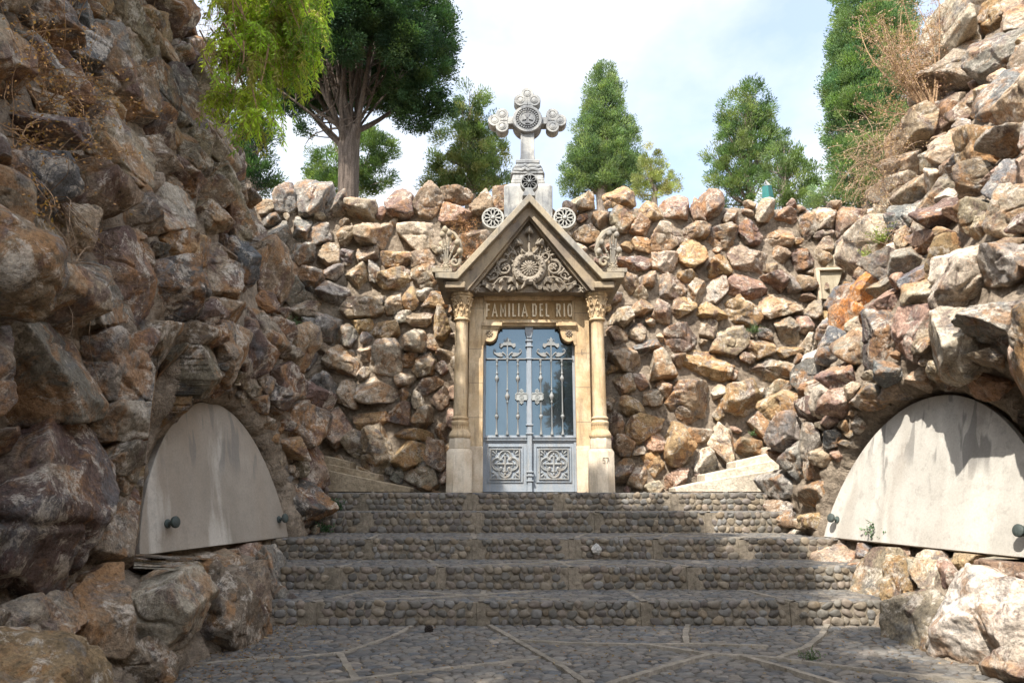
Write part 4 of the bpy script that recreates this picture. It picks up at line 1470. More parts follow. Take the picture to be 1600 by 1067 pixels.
f.build('tulip_spray', TC, tymp)

# --- pierced discs on the slopes and above the apex
def disc(px, py, rpx, Y, npet, mat, name='pierced_disc', solid=True):
    x, z = T(px, py, Y)
    r = pw(rpx, Y, py)
    m = MB()
    V = []
    n = 40
    for rr, yy in ((r, 0), (r * .99, -.015), (r * .84, -.015), (r * .82, .0)):
        for k in range(n):
            w = 2 * pi * k / n
            V.append((x + rr * cos(w), Y + yy, z + rr * sin(w)))
    Fc = [(i * n + k, i * n + (k + 1) % n, (i + 1) * n + (k + 1) % n, (i + 1) * n + k) for i in range(3) for k in range(n)]
    m.add(V, Fc, False)
    m.lathe([(r, 0), (r, .10), (r * .5, .10)], (x, Y, z), n, 'y')
    m.lathe([(r * .84, -.004), (.001, -.004)], (x, Y, z), n, 'y')
    o = m.build(name, mat, tomb, .002)
    m = MB()
    for k in range(npet):
        w = 2 * pi * k / npet + pi / npet
        d = np.array([cos(w), 0, sin(w)]); t_ = np.array([-sin(w), 0, cos(w)])
        c = np.array([x, Y - .012, z])
        loop = []
        for i in range(12):
            a = 2 * pi * i / 12
            loop.append(c + d * r * (.52 + .28 * cos(a)) + t_ * r * (.145 * sin(a) * (1 + .35 * cos(a))))
        m.tube(loop, r * .05, 5, True)
    m.lathe([(r * .17, 0), (r * .17, -.03), (r * .1, -.04), (.001, -.042)], (x, Y, z), 16, 'y')
    m.build('petal_tracery', mat, o)
    return o


DISC_FACE = stone_material('pale_disc_stone', (.42, .41, .37), (.34, .33, .30), (.2, .2, .18), .85, .4)
disc(772, 341, 17.5, 8.82, 10, DISC_FACE)
disc(884, 341, 17.5, 8.82, 10, DISC_FACE)

# --- corner ornaments of poppy heads and scrolls
for s, mat in ((-1, GREY), (1, GREY)):
    m = MB()
    Y = 8.62
    def ap(dx, py, dy=0.0):
        x, z = T(828 + s * dx, py, Y)
        return np.array([x, Y - dy, z])
    u = pw(1, Y, 400)
    m.ball(ap(130, 418, .02), (6 * u, .05, 6 * u), 10)
    for k in range(9):
        w = 2 * pi * k / 9
        m.ball(ap(130, 418, .05) + np.array([cos(w) * 5 * u, 0, sin(w) * 5 * u]), (2.6 * u, .02, 1.6 * u), 6, w)
    stems = [(130, 415, 134, 392, 135, 370), (128, 413, 127, 390, 124, 368), (127, 412, 122, 396, 112, 382), (130, 412, 130, 385, 131, 362), (124, 414, 118, 402, 108, 396), (132, 412, 137, 402, 139, 394)]
    for a0, b0, a1, b1, a2, b2 in stems:
        pts = []
        for k in range(9):
            t_ = k / 8
            x = (1 - t_) ** 2 * a0 + 2 * t_ * (1 - t_) * a1 + t_ * t_ * a2
            y = (1 - t_) ** 2 * b0 + 2 * t_ * (1 - t_) * b1 + t_ * t_ * b2
            pts.append(ap(x, y, .02 + .05 * t_))
        m.tube(pts, .013, 6)
        m.ball(np.array(pts[-1]), (4.6 * u, .04, 5.6 * u), 10)
        m.ball(np.array(pts[-1]) + np.array([0, 0, 5.4 * u]), (2.6 * u, .02, 1.0 * u), 8)
        m.ball(np.array(pts[4]), (2.2 * u, .02, 2.2 * u), 8)
    pts = []
    for k in range(40):
        t_ = k / 39
        w = pi * .2 + 2.3 * pi * t_ * s
        q = 8 * (1 - .8 * t_)
        pts.append(ap(116, 411, .04) + np.array([cos(w) * q * u, 0, sin(w) * q * u]))
    m.tube(pts, [.026 * (1 - .4 * k / 39) for k in range(40)], 7)
    big = [(108, 404), (106, 392), (109, 378), (117, 366), (128, 360), (137, 361)]
    m.tube([ap(a, b, .02) for a, b in big], [.03, .045, .05, .05, .045, .02] if s > 0 else [.02, .022, .022, .022, .02, .015], 8)
    m.box(*sorted((ap(110, 0)[0], ap(138, 0)[0])), Y - .06, Y + .3, T(0, 427, Y)[1], T(0, 421, Y)[1])
    m.build('corner_ornament', mat, tomb, 0)

# --- pedestal and cross
YC = 9.15
m = MB()
def zz(py, Y=YC): return tz(py, Y)
def wpx(w, py, Y=YC): return pw(w, Y, py)
def tier(w0, w1, p0, p1, d0=None, d1=None):
    a, b = wpx(w0, p0), wpx(w1, p1)
    V = []
    for h, py in ((a, p0), (b, p1)):
        V += [(X0 - h, YC + .22 - h * 1.0, zz(py)), (X0 + h, YC + .22 - h * 1.0, zz(py)), (X0 + h, YC + .22 + h, zz(py)), (X0 - h, YC + .22 + h, zz(py))]
    m.add(V, [(3, 2, 1, 0), (4, 5, 6, 7), (0, 1, 5, 4), (1, 2, 6, 5), (2, 3, 7, 6), (3, 0, 4, 7)])
tier(37.5, 37.5, 345, 296)
tier(37.0, 27, 295.9, 288)
tier(26.5, 26.5, 287.9, 283)
tier(26, 23, 282.9, 272)
tier(25, 25, 271.9, 268)
ped = m.build('pedestal', CROSS, tomb, .012, 3)
m = MB()
for q in (265.5, 259):
    pts = []
    h = wpx(23.5 if q > 262 else 21, q)
    for k in range(32):
        w = 2 * pi * k / 32
        e_ = 4
        cx_, sy_ = cos(w), sin(w)
        rr = 1 / (abs(cx_) ** e_ + abs(sy_) ** e_) ** (1 / e_)
        pts.append((X0 + h * rr * cx_, YC + .22 + h * rr * sy_, zz(q + 1.5 * math.sin(k * 2.4))))
    m.tube(pts, .034, 8, True)
m.build('rope_moulding', CROSS, ped)
m = MB()
tier(20, 18, 268, 253); tier(18.8, 18.8, 252.9, 247); tier(17.5, 11.5, 246.9, 243.5)
m.build('cross_foot', CROSS, ped, .01, 2)

cy0, cy1 = YC + .13, YC + .31                       # thickness of the cross
m = MB()
hs = wpx(11, 230)
m.prism([(X0 - hs * 1.12, zz(244)), (X0 + hs * 1.12, zz(244)), (X0 + hs, zz(236)), (X0 + hs * .96, zz(186)), (X0 - hs * .96, zz(186)), (X0 - hs, zz(236))], cy0, cy1)
cz = zz(188, cy0)
ua = wpx(1, 188)
m.box(X0 - 46 * ua, X0 + 46 * ua, cy0 + .006, cy1 - .006, cz - 6.3 * ua, cz + 6.3 * ua)
m.box(X0 - 9.2 * ua, X0 + 9.2 * ua, cy0 + .003, cy1 - .003, cz, cz + 36 * ua)
cr = m.build('cross', CROSS, tomb, .01, 2)
for (dx, dz), axis in (((0, 1), 'top'), ((-1, 0), 'l'), ((1, 0), 'r')):
    m = MB()
    if axis == 'top': cs_ = [(0, 47), (-11, 35.5), (11, 35.5)]
    else:
        s = dx
        cs_ = [(s * 52, 0), (s * 40, 10.5), (s * 40, -10.5)]
    for k, (a, b) in enumerate(cs_):
        m.lathe([(9.9 * ua, .001 + .0011 * k), (10.3 * ua, .012), (10.3 * ua, .172), (9.9 * ua, .184 - .001 * k)], (X0 + a * ua, cy0 - .005, cz + b * ua), 26, 'y')
        m.tube([(X0 + a * ua + cos(2 * pi * i / 20) * 5.6 * ua, cy0 - .006, cz + b * ua + sin(2 * pi * i / 20) * 5.6 * ua) for i in range(20)], .006, 6, True)
        m.ball((X0 + a * ua, cy0 - .004, cz + b * ua), (4.4 * ua, .008, 4.4 * ua), 12)
    cx_ = X0 + (0 if axis == 'top' else dx * 40) * ua
    cz_ = cz + (35.5 if axis == 'top' else 0) * ua
    m.box(cx_ - 8.4 * ua, cx_ + 8.4 * ua, cy0 - .002, cy1 - .001, cz_ - 8.4 * ua, cz_ + 8.4 * ua)
    m.tube([(cx_ - dx * 8 * ua, cy0 - .004, cz_ - dz * 8 * ua), (cx_ + dx * 3 * ua, cy0 - .004, cz_ + dz * 3 * ua)], .008, 5)
    m.build('trefoil_end', CROSS, cr, .004)
m = MB()
m.lathe([(21.5 * ua, .235), (23.4 * ua, .225), (23.4 * ua, -.035), (22.6 * ua, -.05), (18.6 * ua, -.05), (17.8 * ua, -.03), (13.2 * ua, -.03), (12.8 * ua, -.045), (.001, -.045)], (X0, cy0, cz), 44, 'y')
for k in range(26):
    w = 2 * pi * k / 26
    m.ball((X0 + cos(w) * 15.6 * ua, cy0 - .036, cz + sin(w) * 15.6 * ua), (2.3 * ua, .022, 1.5 * ua), 8, w)
m.tube([(X0 + cos(2 * pi * i / 30) * 11.8 * ua, cy0 - .047, cz + sin(2 * pi * i / 30) * 11.8 * ua) for i in range(30)], .008, 5, True)
for k in range(4):
    w = pi / 2 * k + pi / 2
    d = np.array([cos(w), 0, sin(w)]); t_ = np.array([-sin(w), 0, cos(w)])
    c = np.array([X0, cy0 - .045, cz])
    q0, q1, q2, q3 = c + t_ * 1.2 * ua, c - t_ * 1.2 * ua, c + d * 8.6 * ua - t_ * 3.8 * ua, c + d * 8.6 * ua + t_ * 3.8 * ua
    off = np.array([0, -.014, 0])
    m.add([q0, q1, q2, q3, q0 + off, q1 + off, q2 + off, q3 + off], [(4, 5, 6, 7), (0, 1, 5, 4), (1, 2, 6, 5), (2, 3, 7, 6), (3, 0, 4, 7)])
m.build('medallion', CROSS, cr, .002)
disc(829, 285, 14.2, 8.70, 6, CROSS)
# little mount under the disc
m = MB()
a = T(828, 300, 8.6)
m.prism([(X0 - .09, zz(303, 8.6)), (X0 + .09, zz(303, 8.6)), (X0 + .04, zz(295, 8.7)), (X0 - .04, zz(295, 8.7))], 8.66, 8.9)
m.build('disc_mount', CROSS, tomb, .006)

# ------------------------------------------------------------------ the metal door
door = MB()
xl, xr = tx(753.6, YD), tx(902.6, YD)
xm = (xl + xr) / 2
zr0, zr1 = tz(691, YD), tz(680, YD)
ztop = tz(511, YD)
fw = pw(4.2, YD)
for a, b in ((xl, xm - .0015), (xm + .0015, xr)):
    door.box(a, a + fw, YD, YD + .045, ZB + .01, ztop)
    door.box(b - fw, b, YD, YD + .045, ZB + .01, ztop)
    door.box(a + fw, b - fw, YD + .001, YD + .044, ztop - fw * .6, ztop)
    door.box(a + fw, b - fw, YD + .001, YD + .044, zr0, zr1)
    # lower leaf: stiles, rails and the sunk field
    door.box(a + fw, b - fw, YD + .012, YD + .042, ZB + .01, zr0)
    fa, fb = a + pw(10, YD), b - pw(10, YD)
    if a == xl: fa, fb = tx(761.5, YD), tx(817.5, YD)
    else: fa, fb = tx(837.5, YD), tx(894, YD)
    z0, z1 = tz(753.5, YD), tz(696.5, YD)
    t_ = .012
    for q in ((fa, fb, z1 - t_, z1), (fa, fb, z0, z0 + t_)):
        door.box(q[0], q[1], YD - .003, YD + .014, q[2], q[3])
    for q in ((fa, fa + t_), (fb - t_, fb)):
        door.box(q[0], q[1], YD - .0025, YD + .0145, z0 + t_, z1 - t_)
dr = door.build('metal_door', PAINT, tomb, .003)
# glass
for a, b in ((xl + fw, xm - fw), (xm + fw, xr - fw)):
    MB().box(a - .004, b + .004, YD + .024, YD + .030, zr1 - .004, ztop - fw * .6 + .004).build('glass_pane', GLASS, dr)
# centre astragal with rings
m = MB()
hw = pw(3.4, YD)
m.box(xm - hw, xm + hw, YD - .035, YD + .002, ZB + .012, tz(519, YD))
for py in (533, 541.5, 561, 664, 677.5, 737, 743, 751):
    z = tz(py, YD)
    m.box(xm - hw * 1.7, xm + hw * 1.7, YD - .048, YD + .001, z - .008, z + .008)
z = tz(510, YD)
m.prism([(xm - hw, tz(529, YD)), (xm + hw, tz(529, YD)), (xm + hw * 1.9, tz(518, YD)), (xm + hw * 1.9, z), (xm - hw * 1.9, z), (xm - hw * 1.9, tz(518, YD))], YD - .05, YD - .001)
m.build('astragal', PAINT, dr, .003)
# dentil rail
m = MB()
zc = tz(685.3, YD)
x = xl + .01
while x < xr - .012:
    if abs(x - xm) > hw * 1.2: m.ball((x, YD - .004, zc), (.0078, .010, .010), 6)
    x += .0185
for a, b in ((xl, xm - hw * 1.05), (xm + hw * 1.05, xr)):
    m.box(a, b, YD - .016, YD + .002, zc + .014, zc + .022)
    m.box(a, b, YD - .016, YD + .002, zc - .022, zc - .014)
m.build('beaded_rail', PAINT, dr)
# cross bar, balusters, crests
m = MB()
zb = tz(560.7, YD - .02)
for a, b in ((xl + fw * .8, xm - hw), (xm + hw, xr - fw * .8)):
    m.box(a, b, YD - .026, YD - .010, zb - .008, zb + .008)
m.build('cross_bar', PAINTB, dr, .002)
for px, typ in ((775, 0), (792, 1), (809, 0), (846, 0), (863.4, 1), (880.5, 0)):
    x = tx(px, YD - .02) + (px - 828) * .0
    x = X0 + (px - 828 + .6) * (YD - .02) * CS / F
    m = MB()
    r = .0085 if typ == 0 else .0075
    Z = lambda py: tz(py, YD - .018)
    def knob(py, rr, h):
        return [(r, Z(py) - h), (rr * .75, Z(py) - h * .55), (rr, Z(py) - h * .1), (rr, Z(py) + h * .1), (rr * .6, Z(py) + h * .5), (r, Z(py) + h)]
    prof = [(.020, Z(679)), (.019, Z(677)), (.013, Z(674.5)), (r, Z(669))]
    if typ == 0:
        prof += knob(650, .026, .045) + knob(645, .016, .018)
        prof += knob(591, .028, .05) + knob(583, .017, .02) + knob(570, .016, .016)
        prof += [(r, Z(566)), (.018, Z(564)), (.014, Z(561))]
    else:
        prof += knob(628, .017, .016) + knob(619, .031, .058) + knob(609, .016, .016)
        prof += [(r, Z(566)), (.016, Z(564)), (.012, Z(561))]
    prof = sorted(prof, key=lambda q: q[1])
    m.lathe(prof, (x, YD - .018, 0), 12)
    m.build('baluster', PAINTB, dr)
for px in (792, 863.4):
    m = MB()
    YY = YD - .02
    u = pw(1, YY, 545)
    x0_ = X0 + (px - 828 + .6) * YY * CS / F
    def q(a, b): return np.array([x0_ + a * u, YY, tz(560, YY) + b * u])
    m.tube([q(0, -1), q(0, 27)], .009, 6)
    for s in (-1, 1):
        # thick wing tapering into a curl at both ends
        w = [(1.5, 4), (4, 7.5), (8, 9.5), (9, 5.5), (6, 5)]
        m.tube([q(s * a, b) for a, b in [(2, 3.5), (4, 7), (7.5, 9.5), (9.5, 7), (8, 4.6), (6.3, 5.8)]], [.006, .009, .011, .010, .008, .007], 6)
        m.prism([tuple(q(s * a, b)[[0, 2]]) for a, b in [(7, 3), (11, 2.4), (16, 4), (20, 7.5), (21.5, 11), (18, 8.6), (14, 8.6), (11, 9.6), (9, 8)]], YY - .008, YY + .008)
        m.tube([q(s * a, b) for a, b in [(20, 7.5), (22, 11), (21, 14.5), (18.6, 14.6), (18.2, 12.6), (19.8, 12.2)]], [.008, .008, .007, .006, .005, .004], 6)
        m.prism([tuple(q(s * a, b)[[0, 2]]) for a, b in [(0.5, 20.5), (6, 20.5), (10, 16.5), (13, 19.5), (12.4, 24), (8, 23.5), (4.5, 25.5), (.5, 25.5)]], YY - .0085, YY + .0075)
        m.tube([q(s * a, b) for a, b in [(1, 26), (4.5, 26.5), (5.5, 30), (3, 30.5)]], .005, 5)
    m.prism([tuple(q(a, b)[[0, 2]]) for a, b in [(-1.6, 25), (1.6, 25), (3, 29), (0, 34), (-3, 29)]], YY - .009, YY + .009)
    m.box(x0_ - .022, x0_ + .022, YY - .012, YY + .012, tz(560, YY), tz(558.5, YY))
    m.build('iron_crest', PAINTB, dr, .0015)
for s in (-1, 1):
    m = MB()
    YY = YD - .035
    u = pw(1, YY, 620)
    cx_, cz_ = xm + s * 12.3 * u, tz(619.5, YY)
    m.box(cx_ - 8 * u, cx_ + 8 * u, YY, YY + .014, cz_ - 5 * u, cz_ + 5 * u)
    for k in range(8):
        for e_ in (-1, 1):
            m.ball((cx_ + (k - 3.5) * 2.1 * u, YY - .002, cz_ + e_ * 5.2 * u), .010, 6)
    for a, b in ((-9, 0), (9, 0), (-9, 3), (-9, -3), (9, 3), (9, -3), (0, 8), (0, -8), (-2.4, 6.6), (2.4, 6.6), (-2.4, -6.6), (2.4, -6.6), (0, 11), (0, -11), (-2, 9.6), (2, 9.6), (-2, -9.6), (2, -9.6)):
        m.ball((cx_ + a * u, YY, cz_ + b * u), .0115, 6)
    m.tube([(cx_ + cos(2 * pi * k / 16) * 3.1 * u, YY - .004, cz_ + sin(2 * pi * k / 16) * 3.1 * u) for k in range(16)], .006, 5, True)
    m.tube([(cx_, YY - .006, cz_ - 1.5 * u), (cx_, YY - .006, cz_ + 1.5 * u)], .005, 5)
    m.build('lock_plate', stone_material('pale_iron_paint', (.36, .37, .355), (.29, .30, .29), (.3, .3, .28), .5, .2, None, .001) if s < 0 else bpy.data.materials['pale_iron_paint'], dr)
# quatrefoil panels
for pc in (789, 865.6):
    m = MB()
    YY = YD + .010
    u = pw(1, YY, 725)
    cx_ = X0 + (pc - 828 + .4) * YY * CS / F
    cz_ = tz(724.8, YY)
    for a, b, c, d in ((-23.5, 23.5, 21.8, 23.8), (-23.5, 23.5, -23.8, -21.8)):
        m.box(cx_ + a * u, cx_ + b * u, YY - .022, YY + .003, cz_ + c * u, cz_ + d * u)
    for a, b in ((-23.5, -21.6), (21.6, 23.5)):
        m.box(cx_ + a * u, cx_ + b * u, YY - .0215, YY + .003, cz_ - 21.8 * u, cz_ + 21.8 * u)
    for k in range(4):
        w0 = pi / 2 * k
        c = np.array([cx_ + cos(w0) * 10.8 * u, YY - .006, cz_ + sin(w0) * 10.8 * u])
        arc = [c + np.array([cos(w0 + t_) * 9.6 * u, 0, sin(w0 + t_) * 9.6 * u]) for t_ in np.linspace(-2.15, 2.15, 24)]
        m.tube(arc, .013, 7)
        arc = [c + np.array([cos(w0 + t_) * 7.2 * u, .004, sin(w0 + t_) * 7.2 * u]) for t_ in np.linspace(-2.0, 2.0, 20)]
        m.tube(arc, .006, 5)
        d = np.array([cos(w0), 0, sin(w0)]); t2 = np.array([-sin(w0), 0, cos(w0)])
        o_ = np.array([cx_, YY - .010, cz_])
        m.tube([o_, o_ + d * 12.5 * u], .014, 6)
        for e_ in (-1, 1):
            m.tube([o_ + d * 10 * u, o_ + d * 12 * u + t2 * e_ * 2.6 * u, o_ + d * 10.2 * u + t2 * e_ * 4.4 * u], .008, 5)
        m.ball(o_ + d * 15.2 * u, (.016, .010, .016), 8)
        w1 = w0 + pi / 4
        d1 = np.array([cos(w1), 0, sin(w1)]); t1 = np.array([-sin(w1), 0, cos(w1)])
        m.ball(o_ + d1 * 9.2 * u, (.022, .012, .022), 8)
        m.ball(o_ + d1 * 25.5 * u, (.034, .010, .013), 8, w1)
        for e_ in (-1, 1):
            m.ball(o_ + d1 * 23 * u + t1 * e_ * 3.6 * u, (.024, .010, .009), 8, w1 + e_ * .7)
            m.ball(o_ + d1 * 26.6 * u + t1 * e_ * 5.0 * u, .010, 6)
            m.ball(o_ + d1 * 25 * u + t1 * e_ * 8.2 * u, .009, 6)
    m.build('quatrefoil_panel', PAINTB, dr)
# ------------------------------------------------------------------ arched marble slabs
def marble_mat(name, seed, dark, base, base2):
    t = NT(name)
    g = t.t.nodes.new('ShaderNodeNewGeometry')
    sp = t.t.nodes.new('ShaderNodeSeparateXYZ')
    t.t.links.new(g.outputs['Position'], sp.inputs[0])
    z = sp.outputs[2]
    warp = t.noise(3.0, 3, .5)
    def streak(fy, fz, off, lo, hi, detail=6):
        return t.ramp(t.noise(1.0, detail, .5, vec=t.pos(sc=(fy, fy, fz), off=(off, off * .7, off * .3)), dist=.25), [(lo, 0), (hi, 1)])
    c = t.mix(t.ramp(t.noise(2.2, 5, .6), [(.35, 0), (.65, 1)]), base, base2)
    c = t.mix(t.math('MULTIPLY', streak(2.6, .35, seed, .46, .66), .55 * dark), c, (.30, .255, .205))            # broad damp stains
    c = t.mix(t.math('MULTIPLY', streak(3.6, .4, seed + 9, .55, .66), .7), c, (.58, .55, .49))                    # washed pale runs
    top = t.ramp(t.math('ADD', z, t.math('MULTIPLY', t.noise(1.0, 2, .5, vec=t.pos(sc=(5, 5, .01), off=(seed, 2, 0))), .9)), [(.60, 0), (.80, 1)])
    c = t.mix(t.math('MULTIPLY', t.math('MULTIPLY', streak(7.5, .45, seed + 4, .56, .60, 2), top), .75), c, (.19, .18, .165))   # drips from the top
    c = t.mix(t.math('MULTIPLY', t.ramp(t.noise(9, 8, .75), [(.52, 0), (.62, 1)]), .35), c, (.24, .22, .19))
    fine = t.noise(60, 5, .7)
    c = t.mix(1.0, c, t.ramp(fine, [(.3, .86), (.7, 1.08)]), 'MULTIPLY')
    return t.done(c, .5, t.bump(t.noise(9, 6, .65), .004, .5, t.bump(fine, .0018, .6)), spec=.4)


BRONZE = stone_material('bronze_patina', (.07, .085, .08), (.05, .06, .055), (.11, .15, .13), .6, .5)


def slab(S, sd, mat, label, knobs):
    A, B = S['A'], S['B']
    mid = (A + B) / 2
    e = empty('marble_slab', tuple(mid), label, 'stone slab')
    along = B - A
    L = np.linalg.norm(along)
    up = np.array([S['lean'] * 1.0, 0, 1.0]); up = up * 1.0
    nrm = np.cross(along / L, up / np.linalg.norm(up)); nrm /= np.linalg.norm(nrm)
    if nrm[0] * sd > 0: nrm = -nrm               # towards the court
    pts = []
    n = 56
    for k in range(n + 1):
        u = -1 + 2 * k / n
        u = math.sin(u * pi / 2)
        h = S['H'] * (1 - abs(u) ** 2.05) ** .66
        pts.append(A + along * (u + 1) / 2 + up * h)
    V = [p for p in pts] + [p - nrm * .06 for p in pts]
    m_ = len(pts)
    Fc = [tuple(range(m_)), tuple(range(2 * m_ - 1, m_ - 1, -1))]
    for k in range(m_):
        l = (k + 1) % m_
        Fc.append((k, k + m_, l + m_, l))
    if sd > 0: pass
    mb = MB().add(V, Fc)
    o = mb.build('slab_face', mat, e, .004)
    for f in knobs:
        c = A + along * f[0] + up * f[1]
        zax = nrm
        a = np.cross(zax, [0, 0, 1]); a /= np.linalg.norm(a)
        b = np.cross(zax, a)
        mb = MB()
        prof = [(.030, 0), (.034, .006), (.034, .012), (.017, .018), (.014, .05), (.020, .054), (.040, .058), (.044, .066), (.044, .080), (.036, .088), (.012, .091), (.001, .091)]
        nn = 20
        VV = []
        for r, h in prof:
            for k in range(nn):
                w = 2 * pi * k / nn
                VV.append(c + zax * (h - .002) + (a * cos(w) + b * sin(w)) * r)
        FF = [(i * nn + k, i * nn + (k + 1) % nn, (i + 1) * nn + (k + 1) % nn, (i + 1) * nn + k) for i in range(len(prof) - 1) for k in range(nn)]
        mb.add(VV, FF, True)
        mb.build('knob', BRONZE, e)
    return e


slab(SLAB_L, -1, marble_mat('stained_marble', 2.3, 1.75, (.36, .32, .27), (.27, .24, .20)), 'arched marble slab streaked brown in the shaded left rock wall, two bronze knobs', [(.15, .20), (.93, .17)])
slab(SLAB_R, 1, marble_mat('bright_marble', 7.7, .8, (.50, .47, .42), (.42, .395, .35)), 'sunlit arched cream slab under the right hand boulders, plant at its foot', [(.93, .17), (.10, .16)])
# ------------------------------------------------------------------ trees and plants
LEAF = leaf_material('leaf')
LEAFB = leaf_material('backlit_leaf', .55)


def bark_material(name, c0, c1):
    t = NT(name)
    v = t.pos(sc=(9, 9, 1.1))
    n = t.noise(3.0, 6, .7, vec=v, dist=.3)
    c = t.mix(t.ramp(n, [(.35, 0), (.62, 1)]), c0, c1)
    f_ = t.noise(40, 4, .7)
    c = t.mix(1.0, c, t.ramp(f_, [(.3, .7), (.7, 1.25)]), 'MULTIPLY')
    return t.done(c, .9, t.bump(f_, .006, .6, t.bump(n, .035, 1.0)), spec=.2)


BARK = bark_material('cypress_bark', (.33, .27, .22), (.12, .095, .075))
TWIG = bark_material('dry_twig', (.40, .26, .15), (.25, .16, .09))
TWIGO = bark_material('orange_twig', (.52, .34, .19), (.36, .21, .11))
TWIGP = bark_material('pale_twig', (.44, .32, .22), (.29, .20, .13))


def unit(n):
    v = rng.normal(size=(n, 3))
    return v / np.linalg.norm(v, axis=1)[:, None]


def leaves(c, d, L, W, col, droop=0.0):
    """n elongated faces at c, pointing along d"""
    n = len(c)
    d = d / (np.linalg.norm(d, axis=1)[:, None] + 1e-9)
    s = np.cross(d, unit(n)); s /= (np.linalg.norm(s, axis=1)[:, None] + 1e-9)
    L = L[:, None]; W = W[:, None]
    a = c - d * L * .5
    b = c + s * W * .5
    e = c + d * L * .5
    f_ = c - s * W * .5
    V = np.stack([a, b, e, f_], 1).reshape(-1, 3)
    Fc = np.arange(4 * n).reshape(-1, 4)
    return V, Fc, np.repeat(col, 4, 0)


def crown(lobes, cols, dens, L, W, clump=.22, up=.5, seed=0, shell=.55, light=1.0, nl=84):
    """lobes (centre xyz, radii xyz); foliage gathered in small sprays spread through the lobes"""
    Vs, Cs, n0 = [], [], 0
    for c, r in lobes:
        c = np.array(c, float); r = np.array(r, float)
        area = 4 * pi * ((r[0] * r[1]) ** 1.6 / 3 + (r[0] * r[2]) ** 1.6 / 3 + (r[1] * r[2]) ** 1.6 / 3) ** (1 / 1.6)
        nc = max(6, int(area * dens))
        u = unit(nc)
        q = rng.uniform(shell, 1.06, nc) ** .8
        lump = 1 + .16 * vnoise(u * 2.2 + c, 1.3, seed) + .10 * vnoise(u * 5 + c, 1.3, seed + 1)
        cc = c + u * r * (q * lump)[:, None]
        idx = np.repeat(np.arange(nc), nl)
        off = unit(len(idx)) * (rng.uniform(0, 1, len(idx)) ** .45)[:, None]
        sz = rng.uniform(.6, 1.25, nc)[idx][:, None] * clump
        outward = u[idx] * [1, 1, .6] + [0, 0, up]
        p = cc[idx] + off * sz * [1, 1, .85] + outward * sz * .3
        d = outward + off * .9 + unit(len(idx)) * .5
        base = 1.2 * np.array(cols)[rng.integers(0, len(cols), nc)] * rng.uniform(.7, 1.3, nc)[:, None]
        col = base[idx] * rng.uniform(.75, 1.25, len(idx))[:, None] * light
        V, Fc, C = leaves(p, d, rng.uniform(.7, 1.3, len(idx)) * L, rng.uniform(.7, 1.3, len(idx)) * W, col)
        Vs.append(V); Cs.append(C)
    V = np.vstack(Vs); C = np.vstack(Cs)
    return V, np.arange(len(V)).reshape(-1, 4), C


def lobe(px, py, rx, ry, Y, dy=0.0, rd=None):
    p = P(px, py, Y + dy)
    d = depth_of(p) / F
    return (p, (rx * d, (rd if rd else rx) * d, ry * d))


def limb(m, a, b, r0, r1, bend=.15, n=7, sides=7):
    a, b = np.array(a, float), np.array(b, float)
    side = np.cross(b - a, [0, 0, 1]); side /= np.linalg.norm(side) + 1e-9
    L = np.linalg.norm(b - a)
    k1, k2 = random.uniform(-1, 1) * bend * L, random.uniform(-.2, 1) * bend * L
    pts, rr = [], []
    for i in range(n + 1):
        u = i / n
        pts.append(a + (b - a) * u + side * k1 * math.sin(pi * u) - np.array([0, 0, 1]) * k2 * math.sin(pi * u) * .6)
        rr.append(r0 + (r1 - r0) * u)
    m.tube(pts, rr, sides)
    return pts


def make_tree(label, px, pyb, Y, lobes, cols, dens, L, W, clump, tr, limbs=8, up=.5, shell=.5, mat=None, group=None, cat='tree', name='cypress_tree', zbase=3.9, seed=0, light=1.0):
    b = P(px, pyb, Y)
    e = empty(name, (b[0], Y, zbase), label, cat, group)
    base = parent_loc(e)
    m = MB()
    top = lobes[0][0]
    rt = tr
    pts = [(b[0], Y, zbase - .3), (b[0] + .02, Y, (zbase + b[2]) / 2), (b[0], Y, b[2])]
    hgt = max(l[0][2] for l in lobes)
    lz = max(b[2] + .3, hgt)
    n = 8
    P_ = [np.array(pts[0]), np.array(pts[1]), np.array(pts[2])]
    R_ = [rt * 1.35, rt * 1.08, rt]
    for i in range(1, n + 1):
        u = i / n
        P_.append(np.array([b[0] + (top[0] - b[0]) * u + .06 * math.sin(i * 1.7), Y + (top[1] - Y) * u, b[2] + (lz - b[2]) * u]))
        R_.append(rt * (1 - .85 * u))
    m.tube(P_, R_, 12)
    for c, r in lobes:
        for _ in range(limbs):
            u = unit(1)[0]
            t_ = c + u * np.array(r) * .75
            s = P_[min(len(P_) - 1, 3 + int(random.random() * 5))]
            if t_[2] < s[2]: s = P_[2]
            limb(m, s, t_, rt * .28, rt * .06, .12, 5, 5)
    m.build('trunk', BARK, e)
    V, Fc, C = crown(lobes, cols, dens * 1.05, L * .74, W * .66, clump * 1.05, up + .3, seed, max(shell, .62), light, 165)
    link('crown', raw_mesh('crown', V - base, Fc, C, False, 4), mat or LEAF, e)
    return e


random.seed(33)
GREEN = [(.075, .125, .050), (.105, .16, .055), (.06, .10, .045), (.13, .175, .065)]
DARK = [(.030, .062, .028), (.042, .078, .034), (.022, .048, .026), (.055, .088, .032)]
FRESH = [(.11, .16, .075), (.145, .195, .09), (.085, .13, .065), (.17, .21, .095)]
OLIVE = [(.20, .22, .085), (.25, .26, .10), (.15, .17, .07), (.28, .26, .12)]

